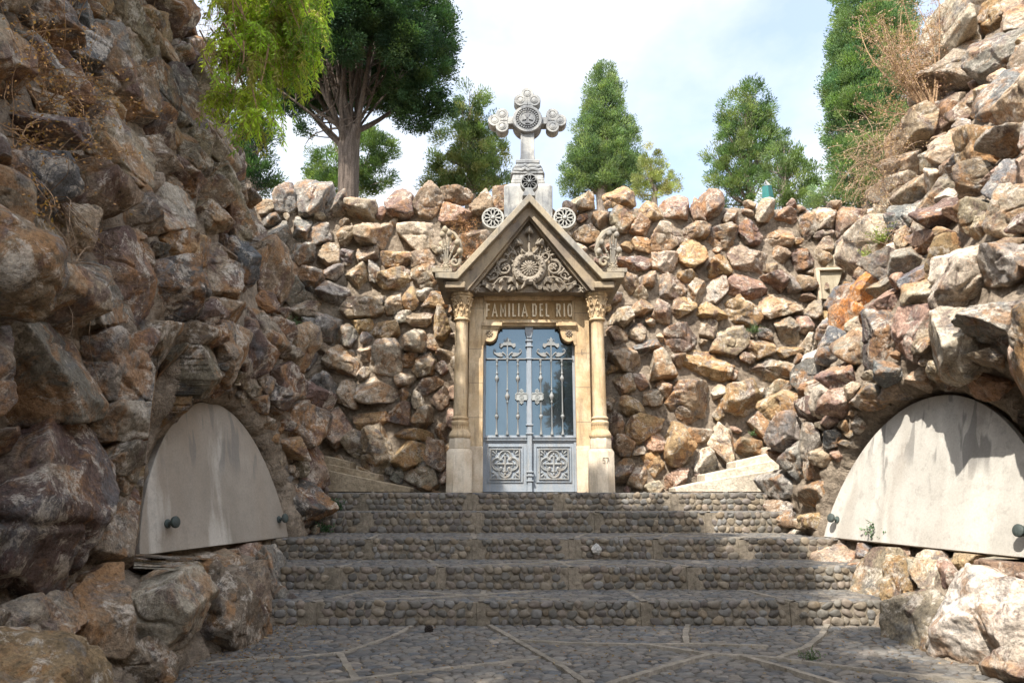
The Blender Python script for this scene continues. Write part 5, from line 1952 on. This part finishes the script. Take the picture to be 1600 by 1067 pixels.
# the great umbrella shaped cypress
YB = 12.5
lb = [lobe(x, y, rx, ry, YB, dy, rd) for x, y, rx, ry, dy, rd in
      [(560, -60, 90, 60, 0, 90), (655, 20, 44, 50, .2, 50), (668, 95, 34, 40, -.3, 40), (655, 150, 40, 24, -.2, 40), (645, 186, 36, 16, .0, 26), (620, 60, 44, 50, .9, 40),
       (625, -60, 60, 60, 0, 60), (480, -20, 60, 50, .4, 60), (462, 60, 36, 44, .4, 44), (520, 30, 50, 34, 1.4, 50), (580, 10, 60, 36, 1.2, 50), (440, 130, 26, 16, .5, 26),
       (458, 168, 20, 10, .3, 18), (478, 199, 11, 9, .2, 10), (520, -30, 60, 50, -1.2, 50), (600, -40, 60, 50, -1.2, 50), (690, 60, 20, 60, 0, 30), (430, 60, 34, 50, .6, 40), (600, 105, 26, 20, 1.2, 26), (500, 20, 60, 44, -1.3, 50), (570, 10, 70, 48, -1.4, 50), (630, 60, 44, 44, -1.0, 40), (455, 95, 34, 50, -.3, 30), (530, 75, 34, 26, -1.2, 30), (500, 150, 40, 26, 1.2, 40), (470, 130, 40, 34, .8, 40), (570, 110, 60, 50, 1.8, 50), (510, 50, 60, 60, 1.6, 50), (610, 150, 36, 30, 1.3, 36), (430, -60, 60, 60, 0, 60), (690, 170, 14, 18, 0, 16), (540, -150, 130, 60, 0, 130), (500, 90, 50, 40, 2.0, 40), (560, 70, 60, 40, 2.2, 50), (620, 120, 40, 30, 1.9, 40), (530, 140, 50, 24, 1.8, 40), (590, 150, 40, 18, 1.6, 36), (400, -20, 60, 60, .6, 60)]]
b0 = P(544, 300, YB)
big = empty('cypress_tree', (b0[0], YB, 3.9), 'huge dark umbrella shaped cypress with fanned bare limbs above the rear wall', 'tree')
m = MB()
fork = P(545, 222, YB)
r0 = 15.5 * depth_of(b0) / F
m.tube([(b0[0], YB, 3.5), (b0[0] + .01, YB, (b0[2] + 3.5) / 2 + .2), b0, (b0 + fork) / 2, fork, fork + [0, 0, .35]], [r0 * 1.25, r0 * 1.08, r0 * .98, r0 * .93, r0 * 1.0, r0 * .55], 18)
for k in range(5):                                   # bulging ribs of the old trunk
    a = 2 * pi * k / 5 + .4
    o_ = np.array([cos(a), sin(a), 0]) * r0 * .62
    m.tube([np.array([b0[0], YB, 3.6]) + o_ * 1.2, b0 + o_, fork + o_ * 1.1, fork + o_ * 1.5 + [0, 0, .3]], [r0 * .5, r0 * .46, r0 * .44, r0 * .25], 9)
for k in range(30):
    tx_ = random.choice([random.uniform(425, 670), random.uniform(440, 640)])
    ty_ = random.uniform(-80, 90) if 470 < tx_ < 630 else random.uniform(20, 165)
    tgt = P(tx_, ty_, YB + random.uniform(-1.2, 1.3))
    a = 2 * pi * random.random()
    st_ = fork + np.array([cos(a) * r0 * .5, sin(a) * r0 * .5, random.uniform(-.25, .35)])
    rr0 = random.uniform(.028, .07)
    pts = limb(m, st_, tgt, rr0, .018, .10, 9, 7)
    for j in range(5):
        q = pts[random.randint(3, 9)]
        limb(m, q, q + np.array([random.uniform(-.9, .9), random.uniform(-.6, .6), random.uniform(-.1, .9)]), .018, .006, .2, 5, 4)
m.build('trunk', bark_material('shaded_cypress_bark', (.16, .125, .10), (.065, .05, .04)), big)  # darkened bark copy; shade under the crown put into the colour
V, Fc, C = crown(lb, DARK, 26, .050, .024, .19, .35, 3, .4, 1, 150)
link('crown', raw_mesh('crown', V - parent_loc(big), Fc, C, False, 4), LEAF, big)

def cone_lobes(px, top, bot, w, Y, n=7, jitter=.25, tip=.12, pw_=.8):
    """stacked lobes that fill a pointed outline"""
    r = []
    for i in range(n):
        u = (i + .5) / n
        half = w * (tip + (1 - tip) * u ** pw_) * .62
        y = top + (bot - top) * u
        for k in range(2 if u > .25 else 1):
            r.append(lobe(px + (random.uniform(-1, 1) * jitter + (k * 2 - .5) * .28 * (u > .25)) * half, y, half * .62, (bot - top) / n * 1.05, Y, random.uniform(-.4, .4)))
    return r[::1]


make_tree('young blue green tree standing right behind the big trunk', 548, 300, 17, [lobe(*q, 17) for q in [(520, 262, 30, 26), (575, 235, 30, 26), (590, 272, 26, 26), (545, 290, 40, 20), (560, 215, 20, 16), (500, 280, 20, 22), (600, 240, 16, 20)]],
          GREEN, 10, .11, .035, .22, .12, 4, seed=5, name='background_tree')
make_tree('dark tree hanging between left wall and rear wall', 390, 300, 11, [lobe(*q, 11) for q in [(388, 240, 34, 34), (400, 275, 30, 26), (370, 190, 40, 40), (415, 215, 16, 14), (355, 250, 30, 40), (420, 285, 10, 14)]],
          DARK, 16, .08, .026, .16, .12, 4, seed=6, name='background_tree')
make_tree('loose conical cypress left of the stone cross', 735, 300, 16, [lobe(*q, 16) for q in [(737, 160, 20, 24), (730, 190, 28, 24), (752, 205, 26, 26), (715, 215, 26, 22), (740, 235, 36, 26), (770, 240, 18, 30), (705, 262, 34, 18), (748, 270, 40, 22), (690, 285, 30, 18), (780, 278, 18, 20), (725, 292, 40, 16)]],
          [(.12, .165, .06), (.16, .20, .075), (.08, .12, .05), (.19, .19, .08)], 10, .10, .032, .21, .14, 3, seed=7)
make_tree('tall tidy pointed green cypress right of the stone cross', 940, 302, 20, [lobe(*q, 20) for q in [(944, 128, 16, 24), (943, 152, 24, 26), (942, 180, 30, 26), (925, 205, 26, 22), (960, 205, 28, 26), (940, 225, 34, 22), (975, 222, 22, 22), (920, 245, 30, 24), (960, 250, 36, 28), (905, 270, 24, 24), (940, 275, 36, 24), (978, 275, 20, 24), (896, 292, 18, 14), (962, 290, 30, 14)]],
          FRESH, 13, .10, .038, .24, .18, 2, seed=8, shell=.65)
make_tree('small yellowish cypress to the right of the pointed one', 1022, 305, 17, [lobe(*q, 17) for q in [(1018, 250, 14, 18), (1012, 272, 18, 20), (1032, 275, 18, 24), (1048, 292, 14, 16), (1020, 296, 28, 16), (998, 295, 12, 14)]],
          OLIVE, 11, .085, .026, .16, .08, 3, seed=9)
make_tree('ragged open crowned conifer above the rear wall, taller of two', 1170, 320, 17, [lobe(*q, 17) for q in [(1168, 148, 22, 14), (1150, 165, 20, 14), (1188, 168, 20, 16), (1160, 190, 34, 16), (1135, 200, 16, 10), (1185, 200, 24, 20), (1140, 222, 24, 14), (1175, 225, 36, 20), (1210, 215, 14, 18), (1120, 245, 16, 10), (1155, 255, 34, 18), (1130, 278, 20, 14), (1168, 285, 30, 20), (1145, 308, 30, 14), (1190, 255, 26, 22)]],
          [(.10, .155, .065), (.13, .18, .07), (.07, .115, .05), (.16, .19, .08)], 9, .11, .034, .22, .12, 4, seed=10, name='conifer_tree')
make_tree('shorter bushy conifer beside the ragged one, over the green metal peak', 1228, 322, 15.5, [lobe(*q, 15.5) for q in [(1222, 245, 20, 18), (1245, 258, 18, 20), (1212, 275, 20, 20), (1238, 290, 30, 22), (1262, 285, 14, 22), (1250, 315, 26, 14), (1215, 308, 20, 16)]],
          [(.13, .175, .07), (.17, .205, .08), (.09, .135, .055)], 10, .10, .032, .2, .10, 4, seed=11, name='conifer_tree')
make_tree('low yellow green shrub behind the wall beside the tall column cypress', 1292, 322, 13, [lobe(*q, 13) for q in [(1280, 302, 12, 14), (1300, 312, 22, 14), (1320, 318, 20, 12), (1275, 320, 12, 10)]],
          FRESH, 14, .07, .024, .14, .05, 3, seed=12, name='shrub', cat='shrub')
make_tree('towering column shaped cypress over the right hand wall', 1352, 322, 13, [lobe(*q, 13) for q in [(1365, 10, 52, 50), (1362, 60, 58, 46), (1345, 105, 46, 44), (1388, 100, 38, 46), (1345, 150, 50, 44), (1385, 150, 38, 46), (1345, 200, 46, 44), (1380, 205, 40, 44), (1342, 250, 42, 44), (1378, 255, 36, 40), (1345, 292, 42, 30), (1375, 300, 30, 30), (1372, -50, 48, 50), (1304, 150, 12, 26), (1312, 210, 14, 40)]],
          [(.13, .19, .075), (.17, .23, .085), (.09, .145, .06), (.06, .115, .05)], 24, .075, .030, .19, .16, 1, seed=13, shell=.75, up=.9)

# --- weeping pepper tree over the left wall
random.seed(8)
pt = empty('pepper_tree', (-5.2, 7.6, 4.6), 'weeping bright yellow green foliage hanging over the left wall top', 'tree')
m = MB()
roots = []
top = np.array([-4.4, 6.6, 8.0])
m.tube([(-5.3, 7.6, 4.3), (-5.25, 7.6, 5.6), (-5.0, 7.5, 7.0), top], [.22, .19, .15, .11], 10)
strands = []
for k in range(26):
    px = random.uniform(330, 480)
    py = random.uniform(-110, -10)
    q = P(px, py, 6.0 + random.uniform(-.5, .6))
    limb(m, top + unit(1)[0] * .1, q, .04, .010, .2, 6, 5)
    strands.append(q)
lim = lambda px: np.interp(px, [335, 350, 375, 400, 430, 450, 475, 497], [215, 235, 200, 250, 190, 155, 110, 70])
LP, LD, LC = [], [], []
YEL = np.array([(.42, .52, .07), (.34, .46, .08), (.50, .56, .09), (.24, .36, .07), (.42, .38, .11)])
clus = []
for k in range(125):
    px = random.uniform(345, 488)
    clus.append((px, random.uniform(-70, lim(px) - 38), random.uniform(-.6, .55), random.uniform(.5, 1.15)))
for cx_, cy_, dY, tone in clus:
    hub = P(cx_, cy_, 6.0 + dY)
    limb(m, hub, hub + np.array([random.uniform(-.3, .1), random.uniform(-.2, .2), random.uniform(.3, .6)]), .006, .010, .2, 5, 4)
    basec = YEL[random.randrange(5)] * tone
    for s_ in range(7):
        ln = random.uniform(.14, .36)
        a0 = hub + unit(1)[0] * .06
        sway = unit(1)[0] * [.22, .22, 0]
        pts = [a0 + sway * (1 - (1 - i / 6) ** 2) + np.array([0, 0, .05 * math.sin(pi * i / 6) - ln * (i / 6) ** 1.4]) for i in range(7)]
        m.tube(pts, [.0035 - .0004 * i for i in range(7)], 3)
        for i in range(6):
            for _ in range(int(ln / .006 / 6 * .9) + 2):
                u = random.random()
                p = pts[i] * (1 - u) + pts[i + 1] * u
                s = unit(1)[0] * np.array([1, 1, .4])
                LP.append(p + s * .028); LD.append(s * .9 + np.array([0, 0, -.8])); LC.append(basec * random.uniform(.7, 1.25))
for k in range(90):                                  # bare hanging twigs
    a0 = P(random.uniform(335, 440), random.uniform(-60, 120), 6.0 + random.uniform(-.5, .5))
    ln = random.uniform(.3, .9); sw = unit(1)[0] * [.2, .2, 0]
    m.tube([a0 + sw * (i / 5) - np.array([0, 0, ln * (i / 5) ** 1.3]) for i in range(6)], .0022, 3)
m.build('branches', TWIG, pt)
n = len(LP)
V, Fc, C = leaves(np.array(LP), np.array(LD), rng.uniform(.04, .085, n), rng.uniform(.010, .018, n), np.array(LC))
link('foliage', raw_mesh('foliage', V - parent_loc(pt), Fc, C, False, 4), LEAFB, pt)

# --- out-of-view trees: left crowns added for shade, rear ones show in door glass
def shade_tree(x, y, z0, cents, label, dens, seed):
    e = empty('shade_tree', (x, y, z0), label, 'tree')
    m = MB()
    m.tube([(x, y, z0 - .3), (x + .1, y, z0 + 1.5), (cents[0][0][0] * .5 + x * .5, cents[0][0][1] * .5 + y * .5, (z0 + cents[0][0][2]) / 2), cents[0][0]], [.26, .22, .18, .08], 10)
    for c, r in cents:
        for _ in range(6):
            limb(m, np.array([x + .1, y, z0 + 1.8]), np.array(c) + unit(1)[0] * np.array(r) * .8, .08, .015, .12, 6, 5)
    m.build('trunk', BARK, e)
    V, Fc, C = crown(cents, GREEN, dens, .16, .07, .30, .3, seed, .3)
    link('crown', raw_mesh('crown', V - parent_loc(e), Fc, C, False, 4), LEAF, e)


shade_tree(-5.6, .2, 4.0, [((-3.6, 1.2, 8.0), (1.6, 1.6, 1.1)), ((-4.9, -.6, 8.6), (1.6, 1.8, 1.2)), ((-2.65, -1.1, 8.2), (1.4, 1.6, .9)), ((-1.95, .25, 8.4), (1.0, 1.2, .7)), ((-2.8, 1.4, 8.3), (1.25, 1.5, .8)), ((-3.8, -2.4, 7.8), (1.6, 1.4, 1.0))],
           'unseen broad leafy tree added over the left terrace behind the camera to shade the court', 5.5, 51)
shade_tree(-6.8, 3.6, 4.3, [((-5.8, 3.4, 8.6), (1.7, 1.6, 1.1)), ((-5.2, 2.0, 8.0), (1.2, 1.2, .9))], 'unseen leafy tree added above the left wall out of frame to shade it', 4.0, 52)
shade_tree(4.2, -9.5, -1.0, [((4.0, -9.5, 6.0), (2.0, 2.0, 2.4)), ((3.0, -9.0, 3.4), (1.6, 1.8, 1.6)), ((5.6, -9.0, 4.6), (1.8, 1.8, 1.8)), ((3.4, -9.8, 8.0), (1.3, 1.3, 1.3))], 'tall dark tree seen only as a reflection in the right door pane', 6, 53)
shade_tree(-4.4, -10.0, -1.0, [((-4.4, -10, 5.6), (1.3, 1.3, 2.6)), ((-4.2, -10, 2.6), (1.3, 1.3, 1.6))], 'narrow dark tree seen only as a reflection in the left door pane', 6, 54)

# --- dry creepers on the rocks
def creeper(label, spots, wall, n, ln, mat, sag=.5, thick=.004, lift=.05, flecks=None, name='dry_creeper'):
    q0 = hit(spots[0][0], spots[0][1], wall)
    e = empty(name, tuple(q0), label, 'dry creeper')
    m = MB()
    FP, FD, FCc = [], [], []
    for _ in range(n):
        cx_, cy_, rx, ry = random.choice(spots)
        p = hit(cx_ + random.gauss(0, .45) * rx, cy_ + random.gauss(0, .45) * ry, wall)
        p = p - ray(cx_, cy_) * random.uniform(0, lift) * 1.0
        L = ln * random.uniform(.35, 1.1)
        d = unit(1)[0]; d[1] *= .4
        d /= np.linalg.norm(d)
        pts = [p]
        curl = unit(1)[0] * .45
        for k in range(7):
            d = d + curl * .35 + unit(1)[0] * .22 + np.array([0, 0, -sag * .16])
            d /= np.linalg.norm(d)
            pts.append(pts[-1] + d * L / 7)
        t0 = thick * random.uniform(.5, 1.2)
        m.tube(pts, [t0 * (1 - .1 * k) for k in range(8)], 3)
        if flecks:
            for q in pts[1:]:
                for _k in range(flecks[1]):
                    FP.append(q + unit(1)[0] * .025); FD.append(unit(1)[0]); FCc.append(np.array(flecks[0]) * random.uniform(.6, 1.3))
    m.build('stems', mat, e)
    if FP:
        k = len(FP)
        V, Fc, C = leaves(np.array(FP), np.array(FD), rng.uniform(.010, .028, k), rng.uniform(.008, .016, k), np.array(FCc))
        link('withered_leaves', raw_mesh('withered_leaves', V - parent_loc(e), Fc, C, False, 4), LEAF, e)


creeper('tangled orange brown creeper at the upper left edge', [(20, 100, 45, 70), (50, 190, 40, 60), (20, 260, 30, 60), (90, 150, 40, 40), (60, 60, 60, 40)], 'L', 230, .6, TWIGO, .5, .0045, .12, ((.50, .28, .12), 2))
creeper('thin dry creeper trailing from the left wall crest below the hanging foliage', [(285, 40, 30, 50), (320, 70, 20, 50), (250, 20, 40, 20), (330, 130, 20, 40)], 'L', 120, .7, TWIGO, .3, .0035, .25, ((.35, .22, .14), 2))
creeper('pale dry grass stalks lying on the left boulders mid wall', [(110, 410, 40, 20), (170, 460, 40, 30), (60, 300, 30, 30)], 'L', 80, .6, TWIGP, .8, .0035, .12)
creeper('long bleached twigs crossing the left boulders near the corner', [(290, 220, 30, 40), (310, 290, 30, 30), (240, 210, 30, 30), (345, 320, 20, 30)], 'L', 34, .9, TWIGP, .2, .0045, .18)
creeper('mass of tan dead creeper spilling down the right wall crest', [(1370, 240, 40, 40), (1420, 200, 50, 30), (1380, 300, 30, 40), (1395, 360, 30, 40), (1350, 250, 30, 50), (1450, 215, 40, 20)], 'R', 560, .6, TWIGP, .9, .0036, .25, ((.50, .34, .22), 1))
creeper('reddish brown dry creeper climbing beside the column cypress', [(1440, 60, 30, 50), (1420, 120, 30, 40), (1400, 170, 30, 30), (1460, 30, 30, 40)], 'R', 110, .6, TWIG, -.2, .003, .35, ((.40, .24, .17), 3))
creeper('rust coloured dead creeper clump beside the left corner ornament', [(722, 345, 18, 14), (728, 375, 18, 20), (738, 395, 10, 8)], 'B', 110, .28, TWIG, .3, .0022, .12, ((.42, .22, .12), 3))
# withered sprays against the top of the column cypress
e = empty('dry_branch', tuple(P(1470, 190, 8.0)), 'leaning dry branch with pinkish brown sprays in front of the column cypress', 'dry branch')
m = MB()
FP, FD, FCc = [], [], []
root = P(1455, 180, 7.8)
for k in range(26):
    t_ = P(random.gauss(1400, 34), random.gauss(50, 50), 8.2 + random.uniform(-.6, .6))
    pts = limb(m, root + unit(1)[0] * .05, t_, random.uniform(.008, .018), .003, .12, 8, 4)
    for q in pts[3:]:
        for _ in range(5):
            d = unit(1)[0]
            m.tube([q, q + d * .08, q + d * .16 + unit(1)[0] * .04], .0016, 3)
            for j in range(5):
                FP.append(q + d * .17 * random.random() + unit(1)[0] * .03); FD.append(unit(1)[0]); FCc.append(np.array((.36, .24, .17)) * random.uniform(.6, 1.4))
m.build('stems', TWIG, e)
k = len(FP)
V, Fc, C = leaves(np.array(FP), np.array(FD), rng.uniform(.015, .035, k), rng.uniform(.010, .02, k), np.array(FCc))
link('withered_leaves', raw_mesh('withered_leaves', V - parent_loc(e), Fc, C, False, 4), LEAF, e)


# --- small green plants in the joints
def tuft(label, p, n, ln, cols, leafL, leafW, spread=.6, cat='plant', upright=1.0):
    e = empty('small_plant', tuple(p), label, cat)
    m = MB()
    LPp, LDd, LCc = [], [], []
    p = np.array(p, float)
    for _ in range(n):
        d = unit(1)[0] * spread + np.array([0, -.35, upright]); d /= np.linalg.norm(d)
        L = ln * random.uniform(.4, 1.1)
        pts = [p + d * L * k / 5 + np.array([d[0], d[1], 0]) * L * .25 * (k / 5) ** 2 for k in range(6)]
        m.tube(pts, .0018, 3)
        for k in range(1, 6):
            for _k in range(3):
                s = unit(1)[0]
                LPp.append(pts[k] + s * leafL * .5); LDd.append(s + d * .4); LCc.append(np.array(cols[random.randrange(len(cols))]) * random.uniform(.7, 1.3))
    m.build('stems', BARK, e)
    k = len(LPp)
    V, Fc, C = leaves(np.array(LPp), np.array(LDd), rng.uniform(.6, 1.2, k) * leafL, rng.uniform(.6, 1.2, k) * leafW, np.array(LCc))
    link('leaves', raw_mesh('leaves', V - parent_loc(e), Fc, C, False, 4), LEAF, e)


GP = [(.09, .16, .06), (.13, .21, .08), (.07, .12, .05)]
q = hit(1374, 842, 'R')
tuft('blue green leafy plant growing at the foot of the sunlit slab', q + np.array([-.04, -.03, .0]), 26, .20, [(.16, .24, .15), (.22, .30, .19), (.10, .17, .10)], .034, .024, .9)
tuft('small green tuft sprouting on the rear wall at its left end', hit(460, 520, 'B') + np.array([0, -.12, 0]), 26, .20, GP, .05, .010, .8)
tuft('green seedling in a dark gap of the rear wall right of the portal', hit(1175, 520, 'B') + np.array([0, -.10, -.02]), 18, .16, [(.06, .10, .04), (.09, .13, .05)], .04, .014, 1.0)
tuft('tiny seedling in the lower gap near the travertine steps', hit(1170, 678, 'B') + np.array([0, -.10, -.02]), 8, .07, GP, .03, .012, 1.0)
g2 = on_ground(1268, 1032, G0)
tuft('tiny weed growing between the pavement cobbles on the right', (g2[0], g2[1], G0 + .005), 14, .07, [(.07, .11, .05), (.10, .14, .07)], .025, .007, 1.2)
tuft('dark green clump between left boulders and top steps', P(527, 795, 7.95), 26, .12, [(.035, .075, .035), (.05, .10, .045)], .03, .018, 1.2)
tuft('dark green clump beside the pale boulder at the left step ends', P(508, 828, 7.4), 22, .10, [(.035, .075, .035), (.05, .10, .045)], .028, .017, 1.2)
tuft('yellow green sprig on the right wall below the dead creeper', hit(1385, 385, 'R') + np.array([-.12, -.1, 0]), 22, .24, [(.22, .28, .07), (.28, .32, .10)], .04, .014, .9)
tuft('small yellow green sprig at the foot of the dead creeper', hit(1365, 408, 'R') + np.array([-.14, -.1, 0]), 12, .16, [(.22, .28, .07), (.28, .32, .10)], .035, .012, .9)
# ------------------------------------------------------------------ small things
# green metal peak behind the wall
TEAL = stone_material('teal_paint', (.04, .19, .17), (.03, .14, .13), (.10, .16, .15), .5, .3, None, .001)
q = lambda px, py, Y=11.6: P(px, py, Y)
e = empty('metal_peak', tuple(q(1205, 335)), 'pointed green painted metal sheet rising behind the rear wall at the right', 'metal sheet')
a0, a1, a2, a3 = q(1192, 291), q(1206, 289), q(1226, 330), q(1192, 350)
t1, t2 = q(1206, 350, 11.5), q(1226, 350)
V = [a0, q(1200, 290, 11.45), t1, a3, a1 + [0, .02, 0], a2 + [0, .3, 0], t2 + [0, .3, 0]]
Vb = [v + np.array([.0, .04, 0]) for v in V]
mm = MB().add(V + Vb, [(0, 3, 2, 1), (1, 2, 6, 5, 4), (7, 8, 9, 10), (8, 11, 12, 13, 9), (0, 1, 8, 7), (1, 4, 11, 8), (4, 5, 12, 11)])
mm.build('folded_sheet', TEAL, e)
MB().add([q(1196, 281), q(1204, 289), q(1199, 289.5), q(1196, 281) + [0, .03, 0], q(1204, 289) + [0, .03, 0], q(1199, 289.5) + [0, .03, 0]], [(0, 2, 1), (3, 4, 5), (0, 1, 4, 3), (1, 2, 5, 4), (2, 0, 3, 5)]).build('peak_cap', DISC_FACE, e)

# broken stone frame let into the upper right of the rear wall
c = hit(1300, 430, 'B')
e = empty('stone_plaque', tuple(c), 'broken cream stone frame set askew high in the rear wall near the right corner', 'stone frame')
Yp = float(c[1]) - .10
def pp(px, py, dy=0.0): return P(px, py, Yp + dy)
def poly(name, pts, d0, d1, mat):
    f0 = [P(x, y, Yp + d0) for x, y in pts]
    f1 = [p + np.array([.01, d1 - d0, 0]) for p in f0]
    n = len(pts)
    Fc = [tuple(range(n)), tuple(range(2 * n - 1, n - 1, -1))] + [(i, i + n, (i + 1) % n + n, (i + 1) % n) for i in range(n)]
    return MB().add(f0 + f1, Fc).build(name, mat, e, .006)
CREAM = stone_material('cream_stone', (.46, .40, .29), (.38, .32, .22), (.28, .23, .16))
poly('frame_field', [(1279, 422), (1318, 419), (1312, 440), (1300, 468), (1283, 467)], .05, .25, CREAM)
poly('frame_rail', [(1275, 418.5), (1320, 417), (1320, 421), (1279, 422.5)], 0, .2, PLINTH)
poly('frame_stile', [(1275, 419), (1281, 423), (1285, 467), (1280, 468.5)], .003, .2, PLINTH)
poly('arched_niche', [(1292, 417), (1296, 408), (1303, 398), (1312, 390), (1322, 384), (1327, 384), (1324, 400), (1321, 417)], .06, .25, CREAM)

# tile fragment on the left niche arch, pale stone in a riser, cone on the pavement, litter
p = hit(372, 594, 'L')
e = tag(MB().box(p[0] - .02, p[0] + .03, p[1] - .03, p[1] + .0, p[2] - .05, p[2] + .05).build('tile_fragment', PLINTH, None, .006), 'small pale oblong tile fragment stuck on the arch over the shaded slab', 'tile')
Vp, Fp = ico(3)
c = P(932, 858, 6.755)
w_ = Vp * [.045, .03, .048] * (1 + .22 * vnoise(Vp, 2.2, 3))[:, None] + c
tag(link('white_stone', raw_mesh('white_stone', w_, Fp, (.62, .6, .56)), ROCK), 'single white chipped stone in the face of the middle step', 'stone')
g3 = on_ground(670, 989, G0)
c = np.array([g3[0], g3[1], G0 + .028])
mb_ = MB()
for k in range(46):
    u_ = k / 45
    zc_ = -.024 + .05 * u_
    rr = .026 * math.sin(pi * (.12 + .8 * u_)) ** .7
    a = k * 2.4
    mb_.ball(c + np.array([cos(a) * rr, sin(a) * rr, zc_]), (.009, .009, .005), 6)
mb_.ball(c, (.020, .020, .024), 8)
tag(mb_.build('cypress_cone', stone_material('dark_cone', (.035, .025, .02), (.02, .015, .012), (.05, .04, .03)), None), 'small dark cypress cone lying on the pavement below the lowest step', 'cone')
random.seed(77)
n = 2600
x = np.concatenate([rng.normal(-1.72, .22, 1300), rng.uniform(-1.8, 2.6, 1300)])
y = np.concatenate([rng.uniform(3.2, 5.5, 1300), rng.uniform(2.6, 5.45, 1300)])
ok = (x > -2.0)
x, y = x[ok], y[ok]
n = len(x)
d = unit(n); d[:, 2] *= .25
V, Fc, C = leaves(np.stack([x, y, np.full(n, G0 + .022)], 1), d, rng.uniform(.012, .035, n), rng.uniform(.003, .010, n), np.array([(.20, .11, .06), (.13, .08, .05), (.28, .19, .10)])[rng.integers(0, 3, n)])
tag(link('leaf_litter', raw_mesh('leaf_litter', V, Fc, C, False, 4), LEAF), 'dry brown needles and leaf scraps scattered over the pavement by the left boulders', 'leaf litter', None, 'stuff')
# ------------------------------------------------------------------ light, sky, camera
SUN_AZ = R(-149)     # compass-style from +Y towards +X: behind the camera, to its left
SUN_EL = R(52)
sd_ = np.array([sin(SUN_AZ) * cos(SUN_EL), cos(SUN_AZ) * cos(SUN_EL), sin(SUN_EL)])
from mathutils import Vector
sun = bpy.data.lights.new('sun', 'SUN')
sun.energy = 3.4
sun.angle = R(.6)
sun.color = (1.0, .95, .87)
so = link('sun', sun)
so.rotation_euler = Vector(sd_).to_track_quat('Z', 'Y').to_euler()
so.location = (-6, -6, 12)

w = bpy.data.worlds.new('World')
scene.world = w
w.use_nodes = True
nt = w.node_tree
nt.nodes.clear()
N = nt.nodes.new
out = N('ShaderNodeOutputWorld')
bg = N('ShaderNodeBackground')
sky = N('ShaderNodeTexSky')
sky.sky_type = 'NISHITA'
sky.sun_disc = False
sky.sun_elevation = SUN_EL
sky.sun_rotation = SUN_AZ
sky.air_density = 1.0
sky.dust_density = 1.5
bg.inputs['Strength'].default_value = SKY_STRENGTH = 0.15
tc = N('ShaderNodeTexCoord')
mp = N('ShaderNodeMapping')
mp.inputs['Scale'].default_value = (1, 1, 1.6)
mp.inputs['Location'].default_value = (.35, .2, .1)
nt.links.new(tc.outputs['Generated'], mp.inputs['Vector'])
no = N('ShaderNodeTexNoise')
no.inputs['Scale'].default_value = 2.3
no.inputs['Detail'].default_value = 9
no.inputs['Roughness'].default_value = .52
nt.links.new(mp.outputs[0], no.inputs['Vector'])
rp = N('ShaderNodeValToRGB')
rp.color_ramp.elements[0].position = .42
rp.color_ramp.elements[0].color = (.30, .30, .30, 1)
rp.color_ramp.elements[1].position = .64
rp.color_ramp.elements[1].color = (1, 1, 1, 1)
nt.links.new(no.outputs['Fac'], rp.inputs[0])
mx = N('ShaderNodeMix')
mx.data_type = 'RGBA'
nt.links.new(rp.outputs[0], mx.inputs[0])
nt.links.new(sky.outputs[0], mx.inputs[6])
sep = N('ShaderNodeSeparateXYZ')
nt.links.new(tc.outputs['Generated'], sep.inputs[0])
mr = N('ShaderNodeMapRange')                       # clouds dimmed ahead, brightened behind the camera for fill light
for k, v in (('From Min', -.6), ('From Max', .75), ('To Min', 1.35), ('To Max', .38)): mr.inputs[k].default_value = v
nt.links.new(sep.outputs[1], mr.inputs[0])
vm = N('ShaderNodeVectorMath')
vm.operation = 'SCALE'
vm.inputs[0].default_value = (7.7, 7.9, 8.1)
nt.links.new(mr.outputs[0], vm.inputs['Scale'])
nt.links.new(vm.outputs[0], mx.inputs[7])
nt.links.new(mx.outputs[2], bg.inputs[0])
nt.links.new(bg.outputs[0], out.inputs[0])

cam = bpy.data.cameras.new('camera')
cam.lens = 24
cam.sensor_width = 36
cam.clip_start = .05
cam.clip_end = 1000
co = link('camera', cam)
co.rotation_euler = (R(90) + TH, 0, 0)
scene.camera = co
scene.view_settings.view_transform = 'Standard'
scene.view_settings.look = 'None'
scene.view_settings.exposure = EXPOSURE = 1.52
scene.view_settings.gamma = 1
scene.cycles.max_bounces = 5
scene.cycles.diffuse_bounces = 3
scene.cycles.use_denoising = True
